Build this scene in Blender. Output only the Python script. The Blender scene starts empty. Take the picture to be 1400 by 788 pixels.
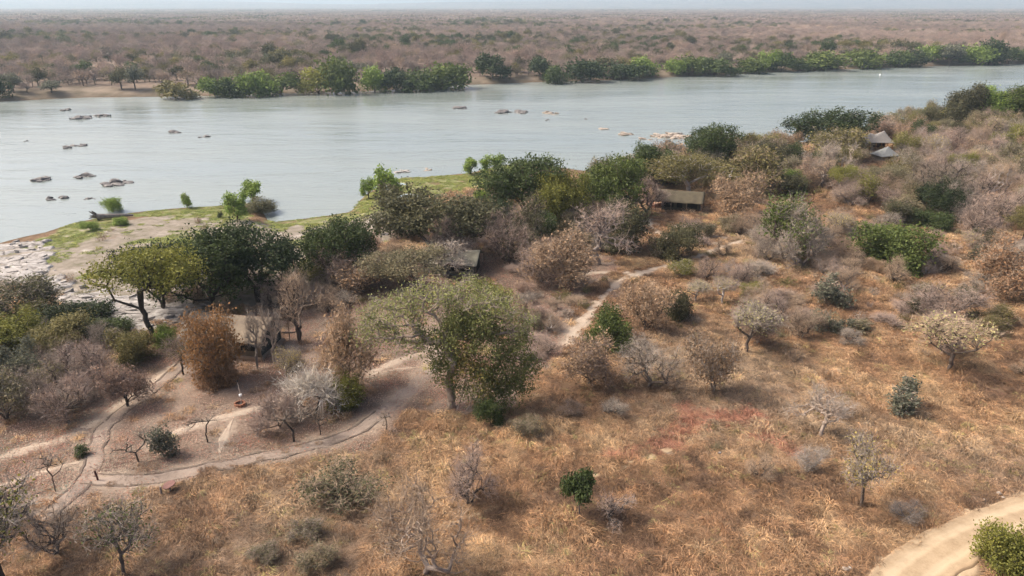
import bpy, math, random
import numpy as np
from mathutils import Matrix, Vector

S = bpy.context.scene
COL = S.collection

# ---------------------------------------------------------------- camera
CAM_Z = 43.0
F_PX = 1000.0                      # focal length in pixels of the 1400 px wide photograph
PITCH = math.atan(385.0 / F_PX)    # horizon close to the top edge
cam_d = bpy.data.cameras.new('camera')
cam_d.sensor_width = 36.0
cam_d.lens = 36.0 * F_PX / 1400.0
cam_d.clip_start = 0.5
cam_d.clip_end = 120000.0
cam = bpy.data.objects.new('camera', cam_d)
COL.objects.link(cam)
cam.location = (0, 0, CAM_Z)
cam.rotation_euler = (math.pi / 2 - PITCH, 0, 0)
S.camera = cam

# ---------------------------------------------------------------- sky, sun, exposure
SUN_EL, SUN_AZ = math.radians(47), math.radians(-82)    # azimuth measured from +Y, negative = towards -X
W = bpy.data.worlds.new('World')
S.world = W
W.use_nodes = True
wn = W.node_tree
wn.nodes.clear()
sky = wn.nodes.new('ShaderNodeTexSky')
sky.sky_type = 'NISHITA'
sky.sun_disc = False
sky.sun_elevation = SUN_EL
sky.sun_rotation = SUN_AZ
sky.altitude = 500
sky.air_density = 0.7
sky.dust_density = 9.0
sky.ozone_density = 0.3
bg = wn.nodes.new('ShaderNodeBackground')
bg.inputs['Strength'].default_value = 0.15
wo = wn.nodes.new('ShaderNodeOutputWorld')
wn.links.new(sky.outputs[0], bg.inputs[0])
wn.links.new(bg.outputs[0], wo.inputs[0])
sun_d = bpy.data.lights.new('sun', 'SUN')
sun_d.energy = 2.0
sun_d.angle = math.radians(9.0)
sun_d.color = (1.0, 0.93, 0.83)
sun = bpy.data.objects.new('sun', sun_d)
COL.objects.link(sun)
sdir = Vector((math.sin(SUN_AZ) * math.cos(SUN_EL), math.cos(SUN_AZ) * math.cos(SUN_EL), math.sin(SUN_EL)))
sun.rotation_euler = sdir.to_track_quat('Z', 'Y').to_euler()
sun.location = (0, 0, 200)
S.view_settings.view_transform = 'Standard'
S.view_settings.look = 'None'
S.view_settings.exposure = 0.98
S.view_settings.gamma = 1.0
S.view_settings.use_curve_mapping = False
S.render.engine = 'CYCLES'
S.cycles.max_bounces = 4
S.cycles.diffuse_bounces = 2
S.cycles.use_adaptive_sampling = True
S.cycles.adaptive_threshold = 0.025
S.cycles.glossy_bounces = 2
S.cycles.transmission_bounces = 2
S.cycles.volume_bounces = 1
S.cycles.use_denoising = True

RNG = np.random.default_rng(7)
rnd = random.Random(11)

# ---------------------------------------------------------------- noise and projection
def _hash(ix, iy, seed):
    h = (ix.astype(np.int64) * 374761393 + iy.astype(np.int64) * 668265263 + seed * 1442695041) & 0xffffffff
    h = ((h ^ (h >> 13)) * 1274126177) & 0xffffffff
    return ((h ^ (h >> 16)) & 0xffffff) / float(0xffffff)

def vnoise(x, y, seed=0):
    x = np.asarray(x, float); y = np.asarray(y, float)
    ix = np.floor(x); iy = np.floor(y)
    fx = x - ix; fy = y - iy
    fx = fx * fx * (3 - 2 * fx); fy = fy * fy * (3 - 2 * fy)
    a = _hash(ix, iy, seed); b = _hash(ix + 1, iy, seed)
    c = _hash(ix, iy + 1, seed); d = _hash(ix + 1, iy + 1, seed)
    return (a * (1 - fx) + b * fx) * (1 - fy) + (c * (1 - fx) + d * fx) * fy

def fbm(x, y, seed=0, o=4):
    s = 0.0; a = 0.5
    for k in range(o):
        s = s + a * vnoise(np.asarray(x) * 2 ** k, np.asarray(y) * 2 ** k, seed + 17 * k)
        a *= 0.5
    return s / (1 - 0.5 ** o)

def sstep(a, b, x):
    t = np.clip((np.asarray(x, float) - a) / (b - a), 0, 1)
    return t * t * (3 - 2 * t)

CP, SP = math.cos(PITCH), math.sin(PITCH)

def ray(px, py):
    a = (px - 700.0) / F_PX; b = (394.0 - py) / F_PX
    return np.array([a, CP + b * SP, -SP + b * CP])

def at_z(px, py, z):
    d = ray(px, py)
    t = (z - CAM_Z) / d[2]
    return np.array([d[0] * t, d[1] * t, z])

FAN = 30.0
NEAR_SHORE = [(-400, 372), (-200, 352), (0, 332), (60, 318), (95, 306), (130, 298), (170, 292), (250, 283), (300, 281), (338, 277),
              (356, 284), (364, 300), (374, 303), (440, 296), (478, 290), (486, 283), (493, 272), (506, 262), (522, 253),
              (548, 243), (600, 240), (640, 237), (680, 227), (720, 222), (790, 233), (830, 236), (900, 224), (960, 205),
              (1010, 197), (1100, 194), (1200, 172), (1300, 153), (1400, 138), (1560, 118), (1800, 98)]
FAR_SHORE = [(-400, 158), (-200, 148), (0, 139), (120, 133), (250, 132), (400, 127), (500, 125), (640, 116), (740, 112), (850, 109),
             (1000, 101), (1150, 95), (1280, 90), (1400, 87), (1600, 80), (1800, 75)]

def shore_fn(lst):
    P = np.array([at_z(a, b, 0.05) for a, b in lst])
    u = P[:, 0] / (P[:, 1] + FAN)
    u = np.maximum.accumulate(u + np.arange(len(u)) * 1e-7)
    return u, P[:, 1]

NU, NY = shore_fn(NEAR_SHORE)
FU, FY = shore_fn(FAR_SHORE)

def near_y(u): return np.interp(u, NU, NY)
def far_y(u): return np.interp(u, FU, FY)

def shore_d(x, y):
    u = x / np.maximum(y + FAN, 1.0)
    wob = (fbm(x / 6, y / 6, 3, 3) - 0.5) * 2.0
    return near_y(u) - y + wob, y - far_y(u) + wob * 2

def T(x, y):
    x = np.asarray(x, float); y = np.asarray(y, float)
    d, d2 = shore_d(x, y)
    u = x / np.maximum(y + FAN, 1.0)
    zn = 3.0 * (1 - np.exp(-np.maximum(d, 0) / 45.0))
    zn = zn + sstep(12, 45, d) * (fbm(x / 16, y / 16, 21, 3) - 0.5) * 1.1
    zf = 3.6 * (1 - np.exp(-np.maximum(d2, 0) / 9.0)) + sstep(20, 120, d2) * (fbm(x / 90, y / 90, 31, 3) - 0.3) * 5
    pxx = 700 + u * 1000
    prof = np.interp(pxx, [-300, 0, 200, 360, 440, 520, 600, 700, 850, 1000, 1200, 1400, 1700],
                     [125, 138, 140, 110, 78, 66, 100, 120, 128, 142, 148, 154, 140])
    prof = prof + (fbm(pxx / 60, pxx * 0, 77, 3) - 0.5) * 22
    zf = zf + np.exp(-((y - 15000) / 2600.0) ** 2) * prof
    bed = np.maximum(-2.2, 0.09 * np.maximum(d, d2))
    return np.where(d > 0, zn, np.where(d2 > 0, zf, bed))

def Ts(x, y): return float(T(np.array([x]), np.array([y]))[0])

def at(px, py):
    """the point of the ground seen at this pixel"""
    d = ray(px, py)
    z = 2.5
    for _ in range(14):
        t = (z - CAM_Z) / d[2]
        z = 0.5 * z + 0.5 * max(Ts(d[0] * t, d[1] * t), 0.0)
    t = (z - CAM_Z) / d[2]
    x, y = d[0] * t, d[1] * t
    return np.array([x, y, Ts(x, y)])

def height_for(y, z0, py_top):
    k = (394.0 - py_top) / F_PX
    return y * (k * CP - SP) / (CP + k * SP) + CAM_Z - z0

def depth_at(p): return p[1] * CP - (p[2] - CAM_Z) * SP

def to_px(x, y, z):
    dep = y * CP - (z - CAM_Z) * SP
    return 700 + F_PX * x / dep, 394 - F_PX * (y * SP + (z - CAM_Z) * CP) / dep

# ---------------------------------------------------------------- object helpers
def tag(o, label=None, cat=None, group=None, kind=None):
    if label: o['label'] = label
    if cat: o['category'] = cat
    if group: o['group'] = group
    if kind: o['kind'] = kind
    return o

def empty(name, loc, rz=0.0, scale=(1, 1, 1)):
    o = bpy.data.objects.new(name, None)
    COL.objects.link(o)
    o.location = loc; o.rotation_euler = (0, 0, rz); o.scale = scale
    o.empty_display_size = 0.2
    return o

def link(name, me, parent=None, color=None):
    o = bpy.data.objects.new(name, me)
    COL.objects.link(o)
    if parent is not None: o.parent = parent
    if color is not None: o.color = (*color, 1.0)
    return o

def mesh_np(name, V, faces_k, mat, rndv=None, smooth=False):
    """V (n,3); faces_k: list of int arrays (m,k); rndv: per-face floats"""
    me = bpy.data.meshes.new(name)
    V = np.asarray(V, np.float32)
    me.vertices.add(len(V)); me.vertices.foreach_set('co', V.ravel())
    fl = [np.asarray(f, np.int32) for f in faces_k if len(f)]
    nl = sum(f.size for f in fl); nf = sum(len(f) for f in fl)
    me.loops.add(nl); me.loops.foreach_set('vertex_index', np.concatenate([f.ravel() for f in fl]))
    sizes = np.concatenate([np.full(len(f), f.shape[1], np.int32) for f in fl])
    starts = np.concatenate([[0], np.cumsum(sizes)[:-1]]).astype(np.int32)
    me.polygons.add(nf); me.polygons.foreach_set('loop_start', starts); me.polygons.foreach_set('loop_total', sizes)
    if smooth: me.polygons.foreach_set('use_smooth', np.ones(nf, bool))
    me.update(calc_edges=True)
    if rndv is not None:
        a = me.attributes.new('rnd', 'FLOAT', 'FACE'); a.data.foreach_set('value', np.asarray(rndv, np.float32))
    for m in (mat if isinstance(mat, (list, tuple)) else [mat]): me.materials.append(m)
    return me

class MB:
    """collects boxes, bars, sheets into one mesh"""
    def __init__(s): s.v = []; s.f = []
    def add(s, vs, fs):
        b = len(s.v); s.v += [tuple(v) for v in vs]; s.f += [tuple(b + i for i in f) for f in fs]; return s
    def box(s, x0, x1, y0, y1, z0, z1):
        return s.add([(x, y, z) for z in (z0, z1) for y in (y0, y1) for x in (x0, x1)],
                     [(0, 2, 3, 1), (4, 5, 7, 6), (0, 1, 5, 4), (2, 6, 7, 3), (0, 4, 6, 2), (1, 3, 7, 5)])
    def tube(s, pts, rad, n=6, cap=True):
        pts = [Vector(p) for p in pts]; rings = []
        for i, p in enumerate(pts):
            d = (pts[min(i + 1, len(pts) - 1)] - pts[max(i - 1, 0)]).normalized()
            a = d.orthogonal().normalized() if abs(d.z) > 0.99 else d.cross(Vector((0, 0, 1))).normalized()
            b = d.cross(a)
            r = rad[i] if isinstance(rad, (list, tuple)) else rad
            rings.append([p + (a * math.cos(t) + b * math.sin(t)) * r for t in [2 * math.pi * k / n for k in range(n)]])
        base = len(s.v)
        s.v += [tuple(v) for r in rings for v in r]
        for i in range(len(pts) - 1):
            for k in range(n):
                s.f.append((base + i * n + k, base + i * n + (k + 1) % n, base + (i + 1) * n + (k + 1) % n, base + (i + 1) * n + k))
        if cap:
            s.f.append(tuple(base + k for k in range(n - 1, -1, -1)))
            s.f.append(tuple(base + (len(pts) - 1) * n + k for k in range(n)))
        return s
    def mesh(s, name, mat, smooth=False):
        me = bpy.data.meshes.new(name); me.from_pydata(s.v, [], s.f)
        if smooth: me.polygons.foreach_set('use_smooth', np.ones(len(s.f), bool))
        me.materials.append(mat); return me
    def build(s, name, mat, parent=None, smooth=False):
        return link(name, s.mesh(name, mat, smooth), parent)

# ---------------------------------------------------------------- materials
class NT:
    def __init__(s, name):
        s.m = bpy.data.materials.new(name); s.m.use_nodes = True
        s.t = s.m.node_tree; s.t.nodes.clear()
        s.out = s.t.nodes.new('ShaderNodeOutputMaterial')
    def n(s, typ, **kw):
        nd = s.t.nodes.new(typ)
        for k, v in kw.items(): setattr(nd, k, v)
        return nd
    def l(s, a, b): s.t.links.new(a, b)
    def attr(s, name, typ='GEOMETRY'): return s.n('ShaderNodeAttribute', attribute_name=name, attribute_type=typ)
    def noise(s, scale, detail=4, rough=0.55, vec=None, dist=0.0):
        nd = s.n('ShaderNodeTexNoise'); nd.inputs['Scale'].default_value = scale
        nd.inputs['Detail'].default_value = detail; nd.inputs['Roughness'].default_value = rough
        nd.inputs['Distortion'].default_value = dist
        if vec is not None: s.l(vec, nd.inputs['Vector'])
        return nd.outputs[0]
    def pos(s, sc=(1, 1, 1), obj=False):
        if obj: o = s.n('ShaderNodeTexCoord').outputs['Object']
        else: o = s.n('ShaderNodeNewGeometry').outputs['Position']
        mp = s.n('ShaderNodeMapping'); mp.inputs['Scale'].default_value = sc
        s.l(o, mp.inputs['Vector']); return mp.outputs[0]
    def ramp(s, fac, stops):
        r = s.n('ShaderNodeValToRGB'); e = r.color_ramp.elements
        while len(e) < len(stops): e.new(0.5)
        for el, (p, c) in zip(e, stops): el.position = p; el.color = (*c, 1) if len(c) == 3 else c
        s.l(fac, r.inputs[0]); return r.outputs[0]
    def mix(s, fac, a, b, blend='MIX'):
        m = s.n('ShaderNodeMix', data_type='RGBA', blend_type=blend)
        for sock, v in ((m.inputs[0], fac), (m.inputs[6], a), (m.inputs[7], b)):
            if isinstance(v, (int, float)): sock.default_value = v
            elif isinstance(v, tuple): sock.default_value = (*v, 1)
            else: s.l(v, sock)
        return m.outputs[2]
    def rng(s, v, a, b, c, d):
        m = s.n('ShaderNodeMapRange')
        for i, q in enumerate((a, b, c, d)): m.inputs[i + 1].default_value = q
        s.l(v, m.inputs[0]); return m.outputs[0]
    def math(s, op, a, b=0.0):
        m = s.n('ShaderNodeMath', operation=op)
        for sock, v in ((m.inputs[0], a), (m.inputs[1], b)):
            if isinstance(v, (int, float)): sock.default_value = v
            else: s.l(v, sock)
        return m.outputs[0]
    def scale_col(s, col, fac):
        m = s.n('ShaderNodeVectorMath', operation='SCALE')
        if isinstance(col, tuple): m.inputs[0].default_value = col
        else: s.l(col, m.inputs[0])
        if isinstance(fac, (int, float)): m.inputs['Scale'].default_value = fac
        else: s.l(fac, m.inputs['Scale'])
        return m.outputs[0]
    def bsdf(s, col, rough=0.8, bump=None, bstr=0.5, bdist=0.1, spec=0.3, transl=0.0, metal=0.0):
        p = s.n('ShaderNodeBsdfPrincipled')
        if isinstance(col, tuple): p.inputs['Base Color'].default_value = (*col, 1)
        else: s.l(col, p.inputs['Base Color'])
        if isinstance(rough, (int, float)): p.inputs['Roughness'].default_value = rough
        else: s.l(rough, p.inputs['Roughness'])
        p.inputs['Specular IOR Level'].default_value = spec
        p.inputs['Metallic'].default_value = metal
        if bump is not None:
            b = s.n('ShaderNodeBump'); b.inputs['Strength'].default_value = bstr; b.inputs['Distance'].default_value = bdist
            s.l(bump, b.inputs['Height']); s.l(b.outputs[0], p.inputs['Normal'])
        o = p.outputs[0]
        if transl > 0:
            t = s.n('ShaderNodeBsdfTranslucent')
            if isinstance(col, tuple): t.inputs[0].default_value = (*col, 1)
            else: s.l(col, t.inputs[0])
            mx = s.n('ShaderNodeMixShader'); mx.inputs[0].default_value = transl
            s.l(o, mx.inputs[1]); s.l(t.outputs[0], mx.inputs[2]); o = mx.outputs[0]
        s.l(o, s.out.inputs['Surface'])
        s.p = p
        return s.m

def leaf_material(name, inst, lo=0.5, hi=1.55, transl=0.3):
    k = NT(name)
    if inst: c = k.attr('tint', 'INSTANCER').outputs['Color']
    else: c = k.n('ShaderNodeObjectInfo').outputs['Color']
    v = k.rng(k.attr('rnd').outputs['Fac'], 0, 1, lo, hi)
    warm = k.mix(k.rng(k.attr('rnd').outputs['Fac'], 0.55, 1.0, 0.0, 0.35), c, k.mix(1.0, c, (1.35, 1.05, 0.6), 'MULTIPLY'))
    return k.bsdf(k.scale_col(warm, v), 0.7, spec=0.25, transl=transl)

M_LEAF = leaf_material('foliage', False)
M_LEAF_I = leaf_material('foliage_far', True)
M_TWIG = leaf_material('twigs', False, 0.65, 1.3, 0.0)
M_TWIG_I = leaf_material('twigs_far', True, 0.65, 1.3, 0.0)
M_GRASS = leaf_material('dry_grass_blades', True, 0.6, 1.45, 0.25)
k = NT('bark')
bn = k.noise(3.0, 5, 0.6, k.pos((1, 1, 0.35), True))
M_BARK = k.bsdf(k.scale_col(k.n('ShaderNodeObjectInfo').outputs['Color'], k.rng(bn, 0.25, 0.75, 0.55, 1.4)), 0.9, bn, 0.6, 0.05, 0.1)

def simple(name, col, rough=0.8, var=0.25, scale=2.0, bstr=0.3, bdist=0.03, sc=(1, 1, 1), spec=0.2, col2=None, transl=0.0):
    k = NT(name)
    n1 = k.noise(scale, 6, 0.6, k.pos(sc, True))
    if col2: c = k.mix(k.rng(n1, 0.35, 0.65, 0, 1), tuple(col), tuple(col2))
    else: c = k.scale_col(tuple(col), k.rng(n1, 0.25, 0.75, 1 - var, 1 + var))
    return k.bsdf(c, rough, n1, bstr, bdist, spec, transl)

# ================================================================= SETTING: ground
PATHS = {   # pixel polylines -> (width in metres)
    'foot_main': ([(775, 470), (795, 441), (812, 420), (830, 402), (850, 385), (880, 372), (915, 364), (945, 356), (966, 347), (988, 340), (1014, 329)], 1.7),
    'foot_side': ([(800, 374), (830, 373), (866, 373)], 1.0),
    'foot_tent': ([(884, 300), (898, 318), (925, 335), (948, 345), (963, 348)], 1.0),
    'foot_mid': ([(505, 512), (540, 495), (575, 482), (602, 474)], 1.1),
    'foot_mid2': ([(522, 509), (545, 505), (572, 502)], 0.7),
    'foot_left': ([(-20, 632), (40, 614), (80, 603), (118, 584), (160, 556), (200, 530), (238, 500)], 1.3),
    'foot_low': ([(205, 610), (240, 592), (290, 575), (340, 562), (385, 548)], 1.1),
    'foot_low2': ([(300, 622), (305, 602), (318, 574)], 0.9),
    'foot_west': ([(-10, 668), (60, 645), (118, 630)], 0.9),
    'trail': ([(560, 735), (640, 706), (720, 680), (800, 655), (860, 635), (940, 605), (1000, 586)], 0.7),
}
TRACK1 = [(60, 712), (88, 684), (112, 662), (127, 638), (130, 612), (148, 580), (190, 546), (228, 517), (250, 498)]
TRACK2 = [(118, 655), (150, 657), (220, 654), (330, 632), (420, 611), (482, 591), (530, 559), (570, 524), (592, 498), (600, 474)]
DIRT = [(1150, 900), (1195, 838), (1243, 789), (1290, 754), (1338, 729), (1400, 706), (1490, 686), (1620, 666)]

def catmull(P, step):
    P = np.asarray(P, float)
    Q = np.vstack([2 * P[0] - P[1], P, 2 * P[-1] - P[-2]])
    out = []
    for i in range(1, len(Q) - 2):
        n = max(2, int(np.linalg.norm(Q[i + 1] - Q[i]) / step))
        t = np.linspace(0, 1, n, endpoint=False)[:, None]
        a, b, c, d = Q[i - 1], Q[i], Q[i + 1], Q[i + 2]
        out.append(0.5 * (2 * b + (c - a) * t + (2 * a - 5 * b + 4 * c - d) * t ** 2 + (3 * b - a - 3 * c + d) * t ** 3))
    return np.vstack(out + [P[-1:]])

def px_line(lst, step=0.5): return catmull([at(a, b)[:2] for a, b in lst], step)

LINES = {kk: (px_line(v[0]), v[1]) for kk, v in PATHS.items()}
L_T1, L_T2, L_D = px_line(TRACK1), px_line(TRACK2), px_line(DIRT)

def line_dist(x, y, L):
    best = np.full(x.shape, 1e9)
    bx0, by0 = L.min(0) - 8; bx1, by1 = L.max(0) + 8
    sel = (x > bx0) & (x < bx1) & (y > by0) & (y < by1)
    if sel.any():
        xs, ys = x[sel], y[sel]; b = np.full(xs.shape, 1e9)
        for p in L[::2]:
            b = np.minimum(b, (xs - p[0]) ** 2 + (ys - p[1]) ** 2)
        best[sel] = np.sqrt(b)
    return best

def poly(lst): return np.array([at(a, b)[:2] for a, b in lst])

def in_poly(x, y, P):
    ins = np.zeros(x.shape, bool)
    j = len(P) - 1
    for i in range(len(P)):
        xi, yi = P[i]; xj, yj = P[j]
        c = ((yi > y) != (yj > y)) & (x < (xj - xi) * (y - yi) / (yj - yi + 1e-12) + xi)
        ins ^= c; j = i
    return ins

PL_LITTER = poly([(-40, 555), (60, 530), (150, 508), (225, 478), (262, 440), (330, 425), (400, 415), (440, 380), (480, 350), (560, 345), (700, 345), (790, 350),
                  (840, 345), (850, 370), (800, 410), (785, 450), (765, 490), (720, 530), (690, 562), (600, 570), (560, 575), (520, 600), (430, 628), (300, 648), (200, 664),
                  (130, 690), (60, 715), (-40, 700)])
PL_SAND = poly([(-40, 345), (60, 330), (130, 308), (200, 297), (250, 293), (330, 296), (350, 303), (380, 310), (480, 296), (530, 290), (575, 284), (560, 310), (535, 330), (470, 350),
                (440, 410), (380, 420), (300, 420), (250, 440), (150, 450), (80, 430), (40, 400), (-40, 395)])
PL_GREEN = [poly([(360, 313), (366, 303), (440, 296), (478, 290), (486, 283), (493, 272), (522, 253), (548, 243), (600, 241), (640, 238), (680, 228), (725, 223), (735, 232), (715, 250), (650, 262), (600, 268), (585, 277), (560, 284), (500, 297), (440, 307)]),
            poly([(40, 331), (95, 308), (130, 300), (165, 294), (150, 310), (125, 330), (90, 340)]),
            poly([(165, 294), (250, 284), (338, 278), (352, 286), (340, 300), (300, 303), (270, 294), (200, 297)])]
PL_RED = [poly([(826, 624), (872, 588), (940, 562), (1010, 552), (1035, 576), (960, 598), (890, 622)]), poly([(1020, 606), (1055, 582), (1085, 596), (1060, 616)])]
PL_PALE = poly([(870, 302), (905, 296), (965, 302), (1000, 320), (975, 340), (925, 335), (880, 325)])

def masks(x, y):
    jx = x + (fbm(x / 3, y / 3, 5, 3) - 0.5) * 5; jy = y + (fbm(x / 3, y / 3, 9, 3) - 0.5) * 7
    path = np.zeros(x.shape)
    for L, w in LINES.values():
        dd = line_dist(x, y, L)
        path = np.maximum(path, (1 - sstep(w * 0.35, w * 1.0, dd + (fbm(x, y, 4, 2) - .5) * 0.7)) * (0.75 if w < 1 else 1))
    for L in (L_T1, L_T2):
        path = np.maximum(path, 0.55 * (1 - sstep(0.8, 2.4, line_dist(x, y, L) + (fbm(x / 2, y / 2, 6, 3) - .5) * 2.6)))
    road = 1 - sstep(1.8, 3.2, line_dist(x, y, L_D) + (fbm(x, y, 8, 2) - .5) * 1.2)
    lit = in_poly(jx, jy, PL_LITTER).astype(float)
    sand = in_poly(jx, jy, PL_SAND).astype(float)
    green = np.zeros(x.shape)
    for P in PL_GREEN: green = np.maximum(green, in_poly(jx, jy, P))
    green = np.maximum(green, sand * (fbm(x / 7, y / 7, 201, 3) > 0.69))
    red = np.zeros(x.shape)
    for P in PL_RED: red = np.maximum(red, in_poly(jx, jy, P))
    pale = in_poly(jx, jy, PL_PALE).astype(float)
    return dict(path=path, road=road, lit=lit, sand=sand, green=green, red=red, pale=pale)

# non-uniform sheet: fine near the camp, coarse towards the horizon
ys = [-20.0]
while ys[-1] < 24000:
    y0 = ys[-1]
    ys.append(y0 + (2.0 if y0 < 30 else 0.5 if y0 < 130 else 0.8 if y0 < 190 else max(1.5, (y0 - 100) * 0.012)))
ys = np.array(ys)
us = np.linspace(-1.02, 1.02, 361)
GX = us[None, :] * (ys[:, None] + FAN) ; GY = np.repeat(ys[:, None], len(us), 1)
GZ = T(GX.ravel(), GY.ravel())
V = np.stack([GX.ravel(), GY.ravel(), GZ], 1)
nr, nc = GX.shape
ii = (np.arange(nr - 1)[:, None] * nc + np.arange(nc - 1)[None, :]).ravel()
ground_me = mesh_np('ground', V, [np.stack([ii, ii + 1, ii + nc + 1, ii + nc], 1)], [], smooth=True)
mk = masks(V[:, 0], V[:, 1])
dN, dF = shore_d(V[:, 0], V[:, 1])
def put_color(me, name, a, b, c, d):
    at_ = me.color_attributes.new(name, 'FLOAT_COLOR', 'POINT')
    at_.data.foreach_set('color', np.stack([a, b, c, d], 1).astype(np.float32).ravel())
far = (dF > 0).astype(float)
wet = np.maximum((1 - sstep(0.3, 2.2, dN)) * (dN > -50), (1 - sstep(0, 3, dF)) * (dF > -50) * (dN < 0))
put_color(ground_me, 'mask_a', np.maximum(mk['path'], mk['pale'] * 0.7), mk['lit'], mk['sand'], mk['green'])
bankcol = far * (1 - sstep(6, 26, dF + (fbm(V[:, 0] / 20, V[:, 1] / 20, 55, 3) - .5) * 30))
put_color(ground_me, 'mask_b', far, wet, mk['road'], bankcol)

k = NT('ground')
A, B = k.attr('mask_a'), k.attr('mask_b')
sa = k.n('ShaderNodeSeparateColor'); k.l(A.outputs['Color'], sa.inputs[0])
sb = k.n('ShaderNodeSeparateColor'); k.l(B.outputs['Color'], sb.inputs[0])
P = k.pos()
n_big, n_mid, n_fine = k.noise(0.07, 4, 0.55, P), k.noise(0.6, 5, 0.6, P), k.noise(5.0, 4, 0.7, P)
field = k.ramp(k.math('ADD', k.math('MULTIPLY', n_mid, 0.6), k.math('MULTIPLY', n_fine, 0.4)),
               [(0.3, (0.075, 0.045, 0.027)), (0.5, (0.145, 0.092, 0.054)), (0.7, (0.25, 0.17, 0.10))])
litter = k.ramp(k.math('ADD', k.math('MULTIPLY', n_fine, 0.65), k.math('MULTIPLY', n_mid, 0.35)),
                [(0.3, (0.095, 0.064, 0.046)), (0.5, (0.175, 0.122, 0.09)), (0.68, (0.28, 0.205, 0.155))])
litter = k.mix(k.rng(n_big, 0.42, 0.6, 0, 0.75), litter, k.ramp(n_fine, [(0.3, (0.18, 0.135, 0.10)), (0.7, (0.33, 0.26, 0.20))]))
dust = k.ramp(n_mid, [(0.3, (0.30, 0.235, 0.175)), (0.7, (0.42, 0.34, 0.26))])
sandc = k.ramp(k.math('ADD', k.math('MULTIPLY', n_mid, 0.5), k.math('MULTIPLY', k.noise(0.25, 4, 0.6, P), 0.5)),
               [(0.36, (0.125, 0.115, 0.07)), (0.45, (0.19, 0.162, 0.122)), (0.56, (0.245, 0.208, 0.168)), (0.70, (0.39, 0.355, 0.31))])
greenc = k.ramp(k.math('ADD', k.math('MULTIPLY', n_mid, 0.6), k.math('MULTIPLY', n_fine, 0.4)), [(0.3, (0.085, 0.098, 0.033)), (0.5, (0.15, 0.16, 0.058)), (0.64, (0.27, 0.24, 0.135))])
farc = k.ramp(k.noise(0.03, 5, 0.65, k.pos((1, 0.35, 1))), [(0.35, (0.10, 0.072, 0.055)), (0.56, (0.15, 0.11, 0.082)), (0.72, (0.30, 0.23, 0.17))])
bankc = k.ramp(k.noise(0.08, 5, 0.6, P), [(0.38, (0.11, 0.088, 0.058)), (0.70, (0.25, 0.195, 0.148))])
c = k.mix(sa.outputs[1], field, litter)
c = k.mix(sa.outputs[2], c, sandc)
gm = k.math('MULTIPLY', A.outputs['Alpha'], k.rng(k.noise(0.35, 4, 0.6, P), 0.36, 0.5, 0.15, 1))
c = k.mix(gm, c, greenc)
c = k.mix(k.math('MULTIPLY', sa.outputs[0], k.rng(n_mid, 0.3, 0.6, 0.6, 1)), c, dust)
c = k.mix(sb.outputs[0], c, farc)
c = k.mix(B.outputs['Alpha'], c, bankc)
c = k.mix(sb.outputs[2], c, (0.45, 0.34, 0.22))
c = k.mix(k.math('MULTIPLY', sb.outputs[1], 0.6), c, k.mix(1.0, c, (0.5, 0.48, 0.42), 'MULTIPLY'))
bh = k.math('ADD', k.math('MULTIPLY', n_mid, 0.6), k.math('MULTIPLY', n_fine, 0.4))
M_GROUND = k.bsdf(c, 0.95, bh, 0.7, 0.25, 0.1)
ground_me.materials.append(M_GROUND)
ground = link('ground', ground_me)
tag(ground, 'dry earth, leaf litter and sandy bank reaching to the horizon', 'ground', kind='structure')

# ---------------------------------------------------------------- river
k = NT('river_water')
P1 = k.pos((0.035, 0.10, 1)); P2 = k.pos((0.30, 0.7, 1)); P3 = k.pos((0.008, 0.022, 1))
w1, w2, w3 = k.noise(1.0, 5, 0.6, P1, 0.4), k.noise(1.0, 4, 0.6, P2, 0.6), k.noise(1.0, 3, 0.5, P3)
hgt = k.math('ADD', k.math('MULTIPLY', w1, 1.2), k.math('MULTIPLY', k.math('MULTIPLY', w2, k.rng(w3, 0.4, 0.6, 0.25, 1.3)), 0.36))
wc = k.mix(k.rng(w3, 0.35, 0.65, 0, 1), (0.185, 0.210, 0.192), (0.225, 0.250, 0.228))
M_WATER = k.bsdf(wc, k.rng(w3, 0.35, 0.65, 0.13, 0.24), hgt, 0.75, 0.5, 0.5)
k.p.inputs['IOR'].default_value = 1.33
ur = np.linspace(-1.02, 1.02, 61)
rows = []
for f in np.linspace(0, 1, 25):
    yn = near_y(ur) - 40; yf = far_y(ur) + 25
    yy = yn + (yf - yn) * f
    rows.append(np.stack([ur * (yy + FAN), yy, np.zeros_like(yy)], 1))
WV = np.vstack(rows); n_ = len(ur)
ii = (np.arange(24)[:, None] * n_ + np.arange(n_ - 1)[None, :]).ravel()
river = link('river', mesh_np('river', WV, [np.stack([ii, ii + 1, ii + n_ + 1, ii + n_], 1)], M_WATER))
tag(river, 'wide pale grey-green river crossing between the two banks', 'river', kind='structure')

def blob_sheet(name, px_list, dz, mat, label, cat):
    L = catmull([at(a, b)[:2] for a, b in px_list] + [at(*px_list[0])[:2]], 0.6)[:-1]
    z = max(Ts(*p) for p in L) * 0.5 + float(np.mean([Ts(*p) for p in L])) * 0.5 + dz
    c0 = L.mean(0)
    VV = [(p[0], p[1], z) for p in L] + [(c0[0], c0[1], z)]
    n = len(L)
    o = link(name, mesh_np(name, VV, [np.array([(i, (i + 1) % n, n) for i in range(n)])], mat))
    return tag(o, label, cat, kind='structure')

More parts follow.
